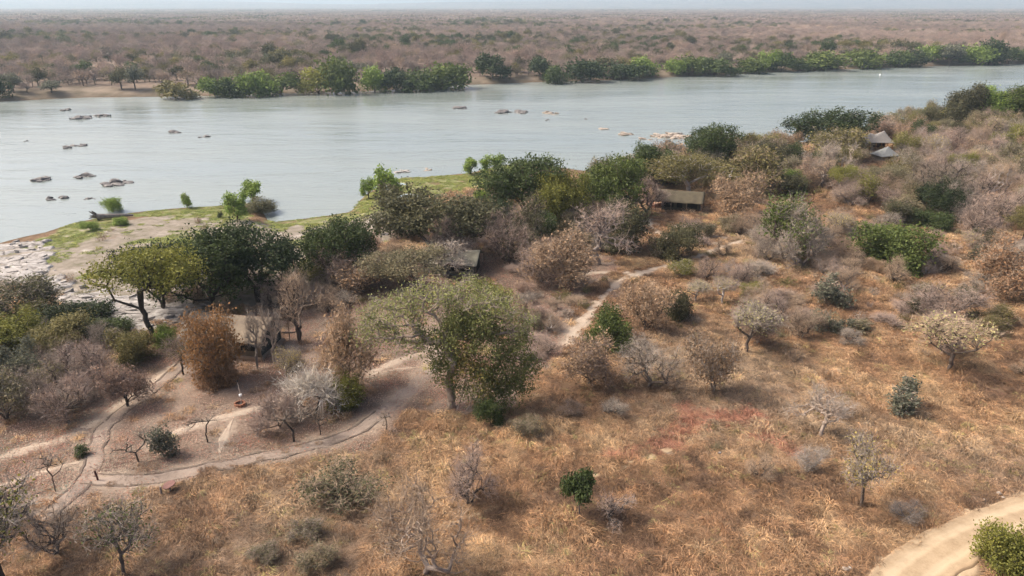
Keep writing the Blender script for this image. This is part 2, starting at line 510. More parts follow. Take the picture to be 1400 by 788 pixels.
k = NT('still_water'); M_POOL = k.bsdf((0.33, 0.38, 0.37), 0.06, k.noise(1.5, 3, 0.5, k.pos()), 0.05, 0.05, 0.5)
blob_sheet('pool', [(540, 272), (552, 267), (568, 267), (574, 270), (562, 275), (545, 277)], 0.06, M_POOL, 'small pale pool in the green grass below the bright bank tree', 'pool')
blob_sheet('pool', [(508, 257), (520, 251), (550, 251), (558, 254), (545, 259), (520, 260)], 0.06, M_POOL, 'thin pool behind the bright bank tree on the grassy spit', 'pool')

# ---------------------------------------------------------------- paths, tracks and the dirt road as ribbons
def ribbon(name, L, width, mat, label, cat, dz=0.03, cross=7, crown=0.0, ragged=0.25, berm=0.0, parent=None, sink=0.0):
    d = np.gradient(L, axis=0); d /= np.linalg.norm(d, axis=1)[:, None] + 1e-9
    nrm = np.stack([-d[:, 1], d[:, 0]], 1)
    s = np.linspace(-1, 1, cross)
    arc = np.arange(len(L)) * 0.5
    end = np.minimum(1, np.minimum(arc, arc[::-1]) / 3.0) * 0.75 + 0.25
    wl = width / 2 * end * (1 + (fbm(arc * 0.7, arc * 0 + 3, 12, 3) - 0.5) * 2 * ragged)
    wr = width / 2 * end * (1 + (fbm(arc * 0.7, arc * 0 + 9, 14, 3) - 0.5) * 2 * ragged)
    hw = np.where(s[None, :] < 0, wl[:, None], wr[:, None])
    XY = L[:, None, :] + nrm[:, None, :] * (s[None, :] * hw)[..., None]
    Z = T(XY[..., 0].ravel(), XY[..., 1].ravel()).reshape(XY.shape[:2]) + dz + crown * (1 - s[None, :] ** 2)
    if berm: Z = Z + berm * np.exp(-((np.abs(s[None, :]) - 0.9) / 0.08) ** 2) * (0.4 + fbm(arc * 1.2, arc * 0, 19, 3))[:, None]
    if berm: Z = Z - 0.035 * np.exp(-((np.abs(s[None, :]) - 0.42) / 0.13) ** 2) * (0.6 + 0.8 * fbm(arc * 0.5, arc * 0 + 5, 29, 2))[:, None] + (fbm(XY[..., 0] * 1.2, XY[..., 1] * 1.2, 33, 3) - 0.5) * 0.05
    if sink: Z = Z + ((fbm(arc * 0.45, arc * 0 + sink * 99, 57, 3) - 0.52) * 0.22)[:, None] + (fbm(XY[..., 0] * 2, XY[..., 1] * 2, 58, 2) - 0.5) * 0.05
    Z[:, 0] -= dz + 0.03; Z[:, -1] -= dz + 0.03
    VV = np.concatenate([XY, Z[..., None]], 2).reshape(-1, 3)
    n = len(L); ii = (np.arange(n - 1)[:, None] * cross + np.arange(cross - 1)[None, :]).ravel()
    me = mesh_np(name, VV, [np.stack([ii, ii + 1, ii + cross + 1, ii + cross], 1)], mat, smooth=True)
    a = me.attributes.new('across', 'FLOAT', 'POINT'); a.data.foreach_set('value', np.tile(s, n).astype(np.float32))
    o = link(name, me, parent)
    if parent is None: tag(o, label, cat, kind='structure')
    return o

def dust_mat(name, c0, c1, scale=0.8, extra=None):
    k = NT(name); P = k.pos()
    n1, n2 = k.noise(scale, 5, 0.65, P), k.noise(6, 4, 0.7, P)
    h = k.math('ADD', k.math('MULTIPLY', n1, 0.6), k.math('MULTIPLY', n2, 0.4))
    c = k.ramp(h, [(0.32, c0), (0.66, c1)])
    if extra: c = extra(k, c, n1)
    return k.bsdf(c, 0.95, h, 0.5, 0.08, 0.1)

M_FOOT = dust_mat('footpath_dust', (0.29, 0.22, 0.165), (0.44, 0.36, 0.275))
M_TRACK = dust_mat('track_dust', (0.17, 0.132, 0.103), (0.33, 0.26, 0.208), 0.45)
M_RUT = dust_mat('rut_soil', (0.095, 0.072, 0.056), (0.19, 0.148, 0.117), 1.6)
M_TRAIL = dust_mat('straw_trail', (0.30, 0.21, 0.125), (0.45, 0.35, 0.22))
def road_extra(k, c, n1):
    a = k.math('ABSOLUTE', k.attr('across').outputs['Fac'])
    g = k.math('ABSOLUTE', k.math('SUBTRACT', a, 0.42))
    wheel = k.math('MULTIPLY', k.rng(g, 0.10, 0.24, 1, 0), k.rng(n1, 0.35, 0.55, 0.55, 1))
    c = k.mix(wheel, c, (0.43, 0.33, 0.215))
    return k.mix(k.math('MULTIPLY', k.rng(a, 0.78, 0.95, 0, 1), 0.75), c, (0.31, 0.215, 0.13))
M_ROAD = dust_mat('dirt_road', (0.26, 0.185, 0.112), (0.40, 0.30, 0.19), 0.9, road_extra)
plab = {'foot_main': 'pale dusty footpath climbing from the round green shrub towards the olive tent clearing',
        'foot_side': 'short pale side path joining the footpath from the bare trees',
        'foot_tent': 'faint footpath from the brick terrace down to the main path',
        'foot_mid': 'pale footpath crossing the litter beside the giant vine-hung tree',
        'foot_mid2': 'thin faint trace just below the pale path by the giant tree',
        'foot_left': 'pale worn edge running beside the wheel track in the camp',
        'foot_low': 'pale footpath passing the terracotta fire ring',
        'foot_low2': 'short faint path down from the terracotta fire ring to the track',
        'foot_west': 'faint dusty path meeting the track near the dark post',
        'trail': 'narrow straw-coloured game trail through the orange grass'}
for kk, (L, w) in LINES.items():
    ribbon('footpath', L, w, M_TRAIL if kk == 'trail' else M_FOOT, plab[kk], 'path', dz=0.035, ragged=0.55)
def offset(L, o):
    d = np.gradient(L, axis=0); d /= np.linalg.norm(d, axis=1)[:, None] + 1e-9
    w = (fbm(np.arange(len(L)) * 0.25, np.zeros(len(L)), 41, 3) - 0.5) * 0.7
    return L + np.stack([-d[:, 1], d[:, 0]], 1) * (o + w)[:, None]
t1 = ribbon('vehicle_track', L_T1, 1.9, M_TRACK, 'two-rut vehicle track leading up to the camp', 'track', dz=0.04, ragged=0.6)
t2 = ribbon('vehicle_track', L_T2, 1.9, M_TRACK, 'greyish vehicle track sweeping round below the giant tree', 'track', dz=0.05, ragged=0.6)
for par, L in ((t1, L_T1), (t2, L_T2[:int(len(L_T2) * 0.62)])):
    for o_ in (-0.78, 0.78):
        ribbon('wheel_rut', offset(L, o_), 0.34, M_RUT, None, None, dz=0.072, cross=7, ragged=0.9, parent=par, sink=1.0 + o_)
ribbon('dirt_road', L_D, 4.3, M_ROAD, 'pale sandy dirt road curving through the grass corner', 'road', dz=0.10, cross=41, crown=0.05, ragged=0.13, berm=0.05)

# ================================================================= VEGETATION builders
def unit(v): return v / (np.linalg.norm(v, axis=-1, keepdims=True) + 1e-9)

def lobe_points(rng, lobes, n, shell=0.5):
    """points in the outer shells of ellipsoid lobes (cx,cy,cz,rx,ry,rz)"""
    L = np.array(lobes, float)
    vol = (L[:, 3] * L[:, 4] * L[:, 5]) ** 0.75
    idx = rng.choice(len(L), n, p=vol / vol.sum())
    d = unit(rng.normal(size=(n, 3)))
    r = shell + (1 - shell) * rng.random(n) ** 0.6
    return L[idx, :3] + d * r[:, None] * L[idx, 3:6], idx

def crown_lobes(rng, h, w, base, k=9, flat=0.75, vase=0):
    """lumpy crown between heights base and h, full width w"""
    out = []
    ch = h - base
    if vase:
        skew = rng.normal(size=2) * 0.10 * w
        for i in range(k):
            a = 2 * math.pi * (i * 0.618 + rng.random() * 0.35); f = 0.35 + 0.65 * rng.random()
            rr = w * 0.40 * f; el = rng.random()
            zc = base + ch * (0.18 + 0.62 * el) ; r = w * (0.075 + 0.10 * rng.random()) * vase
            rz = min(ch * (0.14 + 0.16 * rng.random()) * vase, h - zc + 0.1 * ch)
            out.append((rr * math.cos(a) + skew[0] * el, rr * math.sin(a) + skew[1] * el, zc, r, r, rz))
        out.append((skew[0], skew[1], base + ch * 0.62, w * 0.15, w * 0.15, ch * 0.30))
        mx = np.mean([q[0] for q in out]); my = np.mean([q[1] for q in out])
        return [(q[0] - mx, q[1] - my) + q[2:] for q in out]
    for i in range(k):
        a = 2 * math.pi * (i * 0.618 + rng.random() * 0.3); rr = w * 0.5 * (0.25 + 0.42 * rng.random() ** 0.6) * (0 if i == 0 else 1)
        zc = base + ch * (0.42 + 0.36 * rng.random()) - ch * 0.18 * (rr / (w * 0.5))
        if i == 0: zc = base + ch * 0.66
        r = w * (0.13 + 0.15 * rng.random())
        rz = min(r * flat, (h - zc)) if zc + r * flat > h else r * flat
        out.append((rr * math.cos(a), rr * math.sin(a), zc, r, r, max(rz, 0.12 * ch)))
    return out

def skeleton(rng, pts, fork, lean=(0, 0), alpha=0.35, nsub=3, wob=0.12, trunks=1, low=0.25):
    """nodes and parents: pts are reached from the fork over a short-path tree"""
    N = [np.zeros(3)]; par = [-1]; plen = [0.0]
    H = fork
    roots = []
    for t in range(trunks):
        off = np.array([rng.normal() * 0.07 * H, rng.normal() * 0.07 * H, 0]) * (trunks > 1)
        prev = 0
        for s_ in (0.12, 0.35, 0.6, 0.82, 1.0):
            p = np.array([lean[0] * s_ ** 1.3, lean[1] * s_ ** 1.3, H * s_ * (1 if t == 0 else 0.7 + 0.6 * rng.random())]) + off * s_ * 4
            p[:2] += rng.normal(size=2) * 0.022 * H * (s_ > 0.2)
            N.append(p); par.append(prev); prev = len(N) - 1; plen.append(plen[par[-1]] + np.linalg.norm(p - N[par[-1]]))
        roots.append(prev)
    top = np.mean([N[r] for r in roots], 0)
    order = np.argsort(np.linalg.norm(pts - top, axis=1))
    A = np.zeros((len(N) + len(pts), 3)); A[:len(N)] = N
    PL = np.zeros(len(A)); PL[:len(N)] = plen
    cnt = len(N); first = 3 if low < 0.5 else 4
    par = par + [0] * len(pts)
    for i in order:
        p = pts[i]
        d = np.linalg.norm(A[:cnt] - p, axis=1)
        cost = d + alpha * PL[:cnt] + np.maximum(0, A[:cnt, 2] - p[2]) * 0.25
        cost[:first] = 1e9
        j = int(np.argmin(cost))
        A[cnt] = p; par[cnt] = j; PL[cnt] = PL[j] + d[j]; cnt += 1
    par = np.array(par)
    w = np.zeros(cnt); w[5 * trunks + 1:] = 1
    for i in np.argsort(-PL[:cnt]):
        if par[i] >= 0: w[par[i]] += w[i]
    return A, par, np.maximum(w, 1)

def tubes(rng, A, par, w, r_tip, r_max, expo=0.42, wob=0.1, minr=0.0):
    """segments bent in the middle, as prisms"""
    r = np.minimum(r_tip * w ** expo, r_max)
    segs = []
    for i in range(1, len(A)):
        j = par[i]
        if j < 0 or r[i] < minr: continue
        a, b = A[j], A[i]; L = np.linalg.norm(b - a)
        if L < 1e-4: continue
        r0 = min(r[j], r[i] * 1.6)
        if L > 0.6:
            m = (a + b) / 2 + rng.normal(size=3) * wob * L * np.array([1, 1, 0.7]) + np.array([0, 0, 0.04 * L])
            segs.append((a, m, r0, (r0 + r[i]) / 2)); segs.append((m, b, (r0 + r[i]) / 2, r[i]))
        else: segs.append((a, b, r0, r[i]))
    if not segs: return np.zeros((0, 3)), []
    Pa = np.array([s[0] for s in segs]); Pb = np.array([s[1] for s in segs])
    ra = np.array([s[2] for s in segs]); rb = np.array([s[3] for s in segs])
    d = unit(Pb - Pa)
    Pa = Pa - d * (ra * 0.35)[:, None]; Pb = Pb + d * (rb * 0.35)[:, None]
    ref = np.where(np.abs(d[:, 2:3]) > 0.95, np.array([[1.0, 0, 0]]), np.array([[0, 0, 1.0]]))
    x = unit(np.cross(d, ref)); y = np.cross(d, x)
    Vs, Fs, base = [], [], 0
    for n, sel in ((6, ra > 0.09), (3, ra <= 0.09)):
        if not sel.any(): continue
        t = np.arange(n) * 2 * math.pi / n
        ring = x[sel][:, None, :] * np.cos(t)[None, :, None] + y[sel][:, None, :] * np.sin(t)[None, :, None]
        va = Pa[sel][:, None, :] + ring * ra[sel][:, None, None]
        vb = Pb[sel][:, None, :] + ring * rb[sel][:, None, None]
        m = int(sel.sum())
        Vs.append(np.concatenate([va, vb], 1).reshape(-1, 3))
        k0 = base + np.arange(m)[:, None] * 2 * n
        i0 = np.arange(n); i1 = (i0 + 1) % n
        Fs.append(np.stack([k0 + i0, k0 + i1, k0 + n + i1, k0 + n + i0], 2).reshape(-1, 4))
        base += m * 2 * n
    return np.vstack(Vs), [np.vstack(Fs)]

def leaf_cloud(rng, centers, per, sigma, size, up=0.45, clump=None, aspect=0.62, droop=0.0):
    n = len(centers) * per
    c = np.repeat(centers, per, 0)
    off = rng.normal(size=(n, 3)) * sigma
    if droop: off[:, 2] -= rng.exponential(droop, n)
    p = c + off
    nrm = unit(unit(rng.normal(size=(n, 3))) + np.array([0, 0, up]))
    ref = unit(rng.normal(size=(n, 3)))
    a = unit(np.cross(nrm, ref)); b = np.cross(nrm, a)
    s = size * (0.6 + 0.8 * rng.random(n))
    a = a * s[:, None]; b = b * (s * aspect)[:, None]
    Vv = np.stack([p - a, p + b * 1.0, p + a, p - b * 1.0], 1).reshape(-1, 3)
    F = np.arange(n * 4).reshape(n, 4)
    cl = np.repeat(rng.random(len(centers)) if clump is None else clump, per)
    rv = np.clip(cl * 0.55 + rng.random(n) * 0.45, 0, 1)
    return Vv, F, rv

def twig_cloud(rng, nodes, dirs, per, length, width, up=0.35, spread=0.8):
    n = len(nodes) * per
    p = np.repeat(nodes, per, 0) + rng.normal(size=(n, 3)) * 0.06 * length
    d = unit(np.repeat(dirs, per, 0) + rng.normal(size=(n, 3)) * spread + np.array([0, 0, up]))
    L = length * (0.45 + 0.9 * rng.random(n))
    tip = p + d * L[:, None] + np.array([0, 0, -0.08]) * L[:, None] * rng.random(n)[:, None]
    side = unit(np.cross(d, unit(rng.normal(size=(n, 3))))) * (width * (0.6 + 0.8 * rng.random(n)))[:, None]
    Vv = np.stack([p - side, p + side, tip], 1).reshape(-1, 3)
    F = np.arange(n * 3).reshape(n, 3)
    return Vv, F, np.clip(np.repeat(rng.random(len(nodes)), per) * 0.4 + rng.random(n) * 0.6, 0, 1), tip

def merge(parts):
    Vv, F3, F4, r3, r4, b = [], [], [], [], [], 0
    for v, f, r in parts:
        if len(f) == 0: continue
        Vv.append(v)
        if f.shape[1] == 3: F3.append(f + b); r3.append(r)
        else: F4.append(f + b); r4.append(r)
        b += len(v)
    faces = []; rr = []
    if F3: faces.append(np.vstack(F3)); rr.append(np.concatenate(r3))
    if F4: faces.append(np.vstack(F4)); rr.append(np.concatenate(r4))
    return np.vstack(Vv), faces, np.concatenate(rr)

def build_tree(seed, h, w, base, fork, k=9, npts=260, leaves=0, lsize=0.17, lsigma=0.38, twigs=0, tlen=0.9, twidth=0.022,
               trunk_r=0.28, tip_r=0.02, flat=0.75, shell=0.5, trunks=1, lean=(0, 0), up=0.45, leaf_frac=1.0, lobes=None,
               wob=0.1, expo=0.42, droop=0.0, minr=0.0, lmat=None, tmat=None, vase=0):
    """returns (trunk mesh, leaf/twig crown mesh list, height, width)"""
    rng = np.random.default_rng(seed)
    lb = lobes or crown_lobes(rng, h, w, base, k, flat, vase)
    pts, idx = lobe_points(rng, lb, npts, shell)
    pts[:, 2] = np.maximum(pts[:, 2], 0.05 * h)
    A, par, wt = skeleton(rng, pts, fork, lean, trunks=trunks, wob=wob)
    tv, tf = tubes(rng, A, par, wt, tip_r, trunk_r, expo, wob, minr)
    trunk = mesh_np('trunk', tv, tf, M_BARK) if len(tv) else None
    crown_parts = []
    nodes = A[5 * trunks + 1:]; pr = A[par[5 * trunks + 1:]]
    meshes = []
    if twigs:
        d = unit(nodes - pr)
        v, f, r, tip = twig_cloud(rng, nodes, d, twigs, tlen, twidth)
        v2, f2, r2, tip2 = twig_cloud(rng, tip[::2], unit(tip - np.repeat(nodes, twigs, 0))[::2], 2, tlen * 0.6, twidth * 0.7)
        meshes.append(('twigs', mesh_np('twigs', *merge([(v, f, r), (v2, f2, r2)])[:2], tmat or M_TWIG, rndv=merge([(v, f, r), (v2, f2, r2)])[2])))
    if leaves:
        sel = rng.random(len(nodes)) < leaf_frac
        cl = np.random.default_rng(seed + 5).random(len(lb))
        cn = nodes[sel]
        # clump value follows nearest lobe plus its own
        dl = np.argmin(np.linalg.norm(cn[:, None, :] - np.array(lb)[None, :, :3], axis=2), axis=1) if len(cn) else []
        clump = np.clip(0.5 * cl[dl] + 0.5 * rng.random(len(cn)), 0, 1)
        v, f, r = leaf_cloud(rng, cn, leaves, lsigma, lsize, up, clump, droop=droop)
        v[:, 2] = np.maximum(v[:, 2], 0.02)
        meshes.append(('crown', mesh_np('crown', v, [f], lmat or M_LEAF, rndv=r)))
    top = float(np.percentile(nodes[:, 2], 99)) + 0.25 * (tlen if twigs else 1.2 * lsigma)
    wid = float(np.percentile(nodes[:, 0], 98) - np.percentile(nodes[:, 0], 2) + np.percentile(nodes[:, 1], 98) - np.percentile(nodes[:, 1], 2)) / 2 + (0.6 * tlen if twigs else 1.4 * lsigma)
    return dict(trunk=trunk, parts=meshes, h=top, w=wid)

# ---- prototypes: several of each kind, real sizes in metres
K = {}
def proto(kind, n, **kw):
    K[kind] = []
    for i in range(n):
        kk = dict(kw); kk['k'] = kw.get('k', 9) + (i % 3)
        K[kind].append(build_tree(1000 + hash_name(kind) + i * 31, **kk))
def hash_name(s): return sum((i + 3) * ord(c) for i, c in enumerate(s)) % 9000

proto('evergreen', 5, h=10, w=10.5, base=0.4, fork=1.8, npts=400, leaves=38, lsize=0.135, lsigma=0.36, trunk_r=0.30, trunks=2, tip_r=0.02, k=15, shell=0.45)
proto('acacia', 3, h=11, w=10.5, base=3.0, fork=3.4, npts=300, leaves=32, lsize=0.12, lsigma=0.42, trunk_r=0.28, flat=0.55, tip_r=0.022, lean=(0.6, 0), k=9)
proto('olive', 4, h=7, w=8, base=0.9, fork=1.2, npts=300, leaves=20, twigs=4, tlen=0.8, lsize=0.13, lsigma=0.42, trunk_r=0.18, trunks=3, k=9, shell=0.3, vase=1.3)
proto('bare', 5, h=7, w=7.5, base=0.5, fork=1.1, npts=400, twigs=8, leaves=3, leaf_frac=0.4, lsize=0.08, lsigma=0.4, tlen=1.0, twidth=0.014, trunk_r=0.20, tip_r=0.022, trunks=2, k=9, shell=0.1, vase=1.15)
proto('bare_white', 2, h=7, w=8, base=2.0, fork=1.6, npts=220, twigs=5, tlen=0.9, twidth=0.02, trunk_r=0.24, tip_r=0.030, trunks=2, k=8, shell=0.2, wob=0.18, vase=1.0)
proto('tan', 5, h=6, w=6.5, base=0.6, fork=1.0, npts=330, twigs=7, tlen=0.7, twidth=0.016, leaves=11, lsize=0.12, lsigma=0.45, trunk_r=0.17, tip_r=0.015, trunks=2, k=9, shell=0.2, vase=1.15)
proto('sparse', 3, h=5.5, w=5, base=1.7, fork=1.9, npts=260, twigs=6, tlen=0.6, twidth=0.016, leaves=7, leaf_frac=0.6, lsize=0.075, lsigma=0.28, trunk_r=0.12, tip_r=0.018, k=9, shell=0.35, wob=0.14, flat=0.9)
proto('shrub', 5, h=4.2, w=6.0, base=0.0, fork=0.4, npts=330, leaves=36, lsize=0.10, lsigma=0.30, trunk_r=0.09, trunks=3, tip_r=0.012, k=13, shell=0.3, vase=1.55)
proto('spiky', 3, h=3.0, w=2.6, base=0.3, fork=0.5, npts=90, leaves=20, lsize=0.11, lsigma=0.20, twigs=2, tlen=0.5, trunk_r=0.10, trunks=3, tip_r=0.015, k=8, shell=0.3, up=0.1, vase=1.5)
proto('brush', 5, h=2.4, w=3.6, base=0.1, fork=0.25, npts=170, twigs=11, tlen=0.75, twidth=0.014, trunk_r=0.05, trunks=3, tip_r=0.010, k=7, shell=0.1, vase=1.0)
proto('sapling', 3, h=2.6, w=1.8, base=1.0, fork=0.9, npts=26, twigs=5, tlen=0.5, twidth=0.014, trunk_r=0.05, tip_r=0.016, k=4, shell=0.3, wob=0.2)
proto('bush_tall', 4, h=6, w=5.6, base=0.1, fork=0.8, npts=320, leaves=36, lsize=0.11, lsigma=0.33, trunk_r=0.14, trunks=3, tip_r=0.014, k=12, shell=0.3, vase=1.5)

proto('young', 3, h=4.2, w=3.4, base=0.9, fork=1.0, npts=130, leaves=20, lsize=0.14, lsigma=0.24, trunk_r=0.11, trunks=2, tip_r=0.02, k=7, shell=0.4, vase=1.2)

# linear colours
C = dict(dark=(0.040, 0.056, 0.022), green=(0.060, 0.082, 0.026), mid=(0.092, 0.118, 0.030), bright=(0.19, 0.26, 0.055), ygreen=(0.165, 0.165, 0.035),
         olive=(0.160, 0.140, 0.052), golive=(0.175, 0.155, 0.088), dolive=(0.088, 0.084, 0.042), tan=(0.30, 0.205, 0.125), pink=(0.285, 0.195, 0.145), orange=(0.27, 0.145, 0.058),
         yellow=(0.42, 0.34, 0.11), pale=(0.36, 0.33, 0.145), greyg=(0.125, 0.128, 0.088), rust=(0.28, 0.165, 0.09))
TW = dict(grey=(0.325, 0.275, 0.225), mauve=(0.32, 0.243, 0.198), dark=(0.20, 0.16, 0.125), white=(0.52, 0.47, 0.40), tan=(0.35, 0.26, 0.18))
BARK = dict(brown=(0.11, 0.085, 0.068), grey=(0.19, 0.16, 0.14), pale=(0.34, 0.27, 0.215), dark=(0.055, 0.045, 0.038), white=(0.42, 0.37, 0.33))

ANCHORS = []      # (x, y, short phrase) landmarks for labels of ordinary plants
PLANTED = []
FILL = []

def place(kind, x, y, h, w, leaf='green', twig='grey', bark='brown', label=None, cat='tree', group=None, name=None, variant=None, rz=None, z=None, sink=0.05):
    pr = K[kind][rnd.randrange(len(K[kind])) if variant is None else variant % len(K[kind])]
    z = Ts(x, y) if z is None else z
    if kind == 'bare' and leaf == 'green': leaf = ('tan', 'golive', 'pink')[rnd.randrange(3)]
    nm_ = {'bare': 'bare_', 'bare_white': 'bare_', 'tan': 'withered_', 'olive': 'olive_', 'evergreen': 'evergreen_', 'bush_tall': 'leafy_', 'shrub': 'leafy_', 'brush': 'twiggy_', 'sparse': 'open_', 'spiky': 'spiky_'}.get(kind, '')
    o = empty(name or nm_ + ('tree' if cat == 'tree' else 'shrub'), (x, y, z - sink), rnd.uniform(0, 6.28) if rz is None else rz, (w / pr['w'], w / pr['w'], h / pr['h']))
    o.rotation_euler = (rnd.uniform(-.06, .06), rnd.uniform(-.06, .06), o.rotation_euler[2])
    jit = rnd.uniform(0.88, 1.14)
    def cc(c_): return tuple(v * jit for v in c_)
    if pr['trunk']: link('trunk', pr['trunk'], o, BARK[bark])
    for nm, me in pr['parts']:
        q_ = link(nm, me, o, cc(C[leaf]) if nm == 'crown' else cc(TW[twig]))
        if nm == 'twigs': q_['kind'] = 'stuff'
    tag(o, label, cat, group)
    PLANTED.append((x, y, w))
    return o

def plant(kind, x0, x1, ytop, ybase, label, tx=None, **kw):
    """pixel box of the crown plus its foot -> a real tree on the ground"""
    px = (x0 + x1) / 2 if tx is None else tx
    p = at(px, ybase)
    dep = depth_at(p)
    w = (x1 - x0) / F_PX * dep * (0.90 if kind in ('bare', 'bare_white', 'tan', 'brush', 'sparse') else 0.92 if kind == 'evergreen' else 1.02)
    # the lifted crown also shows its depth: take off the part of the box that is the far rim
    h = height_for(p[1], p[2], ytop)
    tilt = (CAM_Z - p[2]) / dep
    h = max(0.5 * h, h - 0.18 * w * tilt)
    o = place(kind, p[0], p[1], h, w, label=label, **kw)
    return o

# ================================================================= NEAR BANK: the individual trees and shrubs
H = plant
# --- left camp
H('acacia', 84, 204, 332, 464, 'leaning yellow-green acacia with open crown above the pale rock slabs', tx=210, leaf='ygreen', bark='dark', variant=0, rz=math.pi)
H('evergreen', 180, 268, 328, 424, 'dark evergreen tree between the yellow-green acacia and the tallest evergreen', leaf='dark', bark='dark', variant=0)
H('evergreen', 226, 356, 313, 424, 'broad dark evergreen tree on the sandbank edge, middle of the three', leaf='green', bark='dark', variant=1)
H('evergreen', 294, 412, 304, 414, 'tall dark evergreen tree at the river end of the camp with several bare stems', leaf='dark', bark='dark', variant=2)
H('olive', -12, 72, 378, 440, 'dull grey-green tree at the edge of the rocks on the left border', leaf='dolive', twig='grey', bark='grey')
H('shrub', 76, 152, 408, 446, 'low spreading dark green bush in front of the pale rock slabs', cat='shrub', leaf='dark')
H('shrub', 118, 178, 432, 462, 'small dark bush at the foot of the leaning acacia', cat='shrub', leaf='green')
H('bush_tall', -10, 55, 428, 485, 'yellow-green leafy shrub thicket on the left border', cat='shrub', leaf='ygreen')
H('bush_tall', 45, 112, 432, 482, 'olive yellow-green shrub between the thicket and the pinkish bare tree', cat='shrub', leaf='olive')
H('shrub', -15, 52, 470, 520, 'grey-green shrub with fine leaves low on the left border', cat='shrub', leaf='greyg')
H('bare', 82, 166, 458, 532, 'pinkish-grey bare tree with dense twigs in the left thicket', leaf='pink', twig='mauve')
H('shrub', 156, 212, 450, 496, 'rounded olive green bush at the edge of the track end', cat='shrub', leaf='olive')
H('shrub', 211, 243, 446, 473, 'small bright green bush beside the canvas tent corner', cat='shrub', leaf='bright')
H('sparse', 220, 262, 460, 513, 'slim dark-stemmed sapling with reddish-green leaves by the track end', tx=251, leaf='olive', twig='mauve', bark='dark')
H('tan', 148, 202, 488, 556, 'small tree with pinkish dead leaves and dark stem beside the track', leaf='pink', twig='mauve', bark='dark')
H('bare', 20, 100, 490, 560, 'dark twiggy bare shrub tangle in the left thicket', cat='shrub', twig='dark')
H('olive', -20, 40, 505, 575, 'grey-green shrub mass on the left border above the dirt patch', cat='shrub', leaf='golive', twig='grey')
H('bare', 60, 130, 510, 578, 'reddish-brown twiggy shrub at the lower rim of the left thicket', cat='shrub', twig='mauve')
H('olive', 257, 328, 418, 522, 'orange-brown leafy creeper mound covering a tree before the tent', leaf='orange', twig='tan', bark='brown', variant=1)
H('shrub', 272, 320, 470, 526, 'yellow-brown lower skirt of creeper beside the orange mound', cat='shrub', leaf='rust')
H('bare_white', 334, 364, 425, 505, 'grey leafless tree leaning over the canvas tent by the orange mound', twig='grey', bark='grey', tx=352)
H('bare_white', 362, 396, 415, 500, 'pale grey leafless tree at the dark end of the canvas tent', twig='grey', bark='pale', tx=376)
H('bare_white', 380, 446, 370, 468, 'brown leafless tree with straight trunk in the open litter ground', tx=410, twig='tan', bark='brown')
H('bare', 356, 406, 378, 425, 'grey-brown leafless tree behind the straight-trunked one', twig='mauve')
H('tan', 428, 512, 428, 540, 'tall tree with tan and yellow withered leaves near the track', tx=478, leaf='tan', twig='tan')
H('sparse', 368, 402, 476, 533, 'small yellow-leaved tree beside the tent clearing', leaf='yellow', tx=393)
H('sparse', 392, 425, 480, 530, 'second small yellow-leaved tree next to the pale twiggy shrub', leaf='yellow')
H('brush', 396, 468, 510, 566, 'pale silvery twiggy shrub beside the olive green bush', cat='shrub', twig='white')
H('shrub', 452, 498, 508, 555, 'dense olive green bush beside the pale twiggy shrub', cat='shrub', leaf='ygreen')
H('brush', 350, 415, 540, 585, 'brownish twiggy undergrowth left of the silvery shrub', cat='shrub', twig='mauve')
H('sapling', 382, 425, 558, 604, 'dark forked bare sapling standing beside the vehicle track', tx=402, twig='dark', bark='dark')
H('sapling', 424, 450, 560, 595, 'thin dark bare sapling next to the forked one by the track', tx=438, twig='dark', bark='dark')
H('sapling', 518, 542, 562, 590, 'dark broken stump on the far edge of the vehicle track', cat='stump', name='stump', bark='dark', twig='dark', tx=529)
H('sapling', 268, 298, 568, 605, 'bare sapling alone in the litter inside the track loop', tx=284, twig='dark', bark='dark')
H('spiky', 210, 240, 585, 624, 'small dark green shrub with bare stems inside the track loop', cat='shrub', leaf='greyg')
H('sapling', 165, 215, 590, 632, 'fallen dead branch sapling inside the track loop', tx=190, twig='dark', bark='dark')
H('spiky', 104, 122, 608, 623, 'tiny round dark green bush beside the track bend', cat='shrub', leaf='green')
H('sapling', 62, 90, 618, 672, 'thin bare sapling near the grass edge below the faint path', twig='grey', bark='brown')
# --- middle band
H('bare', 430, 516, 330, 392, 'grey-brown bare tree in front of the dark crown by the sandbank', twig='mauve')
H('evergreen', 424, 522, 294, 388, 'dark green tree with grey lower branches standing by the sandbank', leaf='green', twig='grey')
H('evergreen', 514, 668, 254, 352, 'very broad grey-olive tree beside the grassy spit', leaf='dolive', twig='grey', variant=0)
H('bush_tall', 620, 690, 265, 320, 'dark green tree right behind the broad grey-olive tree', leaf='dark')
H('bare', 580, 655, 292, 362, 'mauve bare tree reaching over the half-hidden tent roof', twig='mauve')
H('bare', 662, 732, 290, 362, 'pinkish bare tree between the half-hidden tent and the evergreens', twig='mauve')
H('bare_white', 575, 665, 325, 380, 'pale-limbed dead tree leaning before the half-hidden tent', tx=612, twig='grey', bark='grey')
H('acacia', 515, 612, 338, 402, 'grey-olive thicket tree beside the half-hidden tent', leaf='golive', twig='grey')
H('tan', 462, 530, 345, 400, 'small tree with brownish withered leaves at the edge of the litter', leaf='tan', twig='grey')
H('shrub', 640, 700, 385, 418, 'pale yellow-green leafy shrub in front of the half-hidden tent', cat='shrub', leaf='ygreen')
H('evergreen', 672, 772, 216, 310, 'tall green evergreen tree with high crown at the grassy shore', leaf='green', variant=3)
H('evergreen', 730, 804, 238, 318, 'round-crowned green tree on forked dark stems beside the tall evergreen', leaf='ygreen', bark='dark', variant=0)
H('olive', 682, 752, 274, 355, 'grey-green dark tree below the tall evergreen', leaf='dolive', twig='dark')
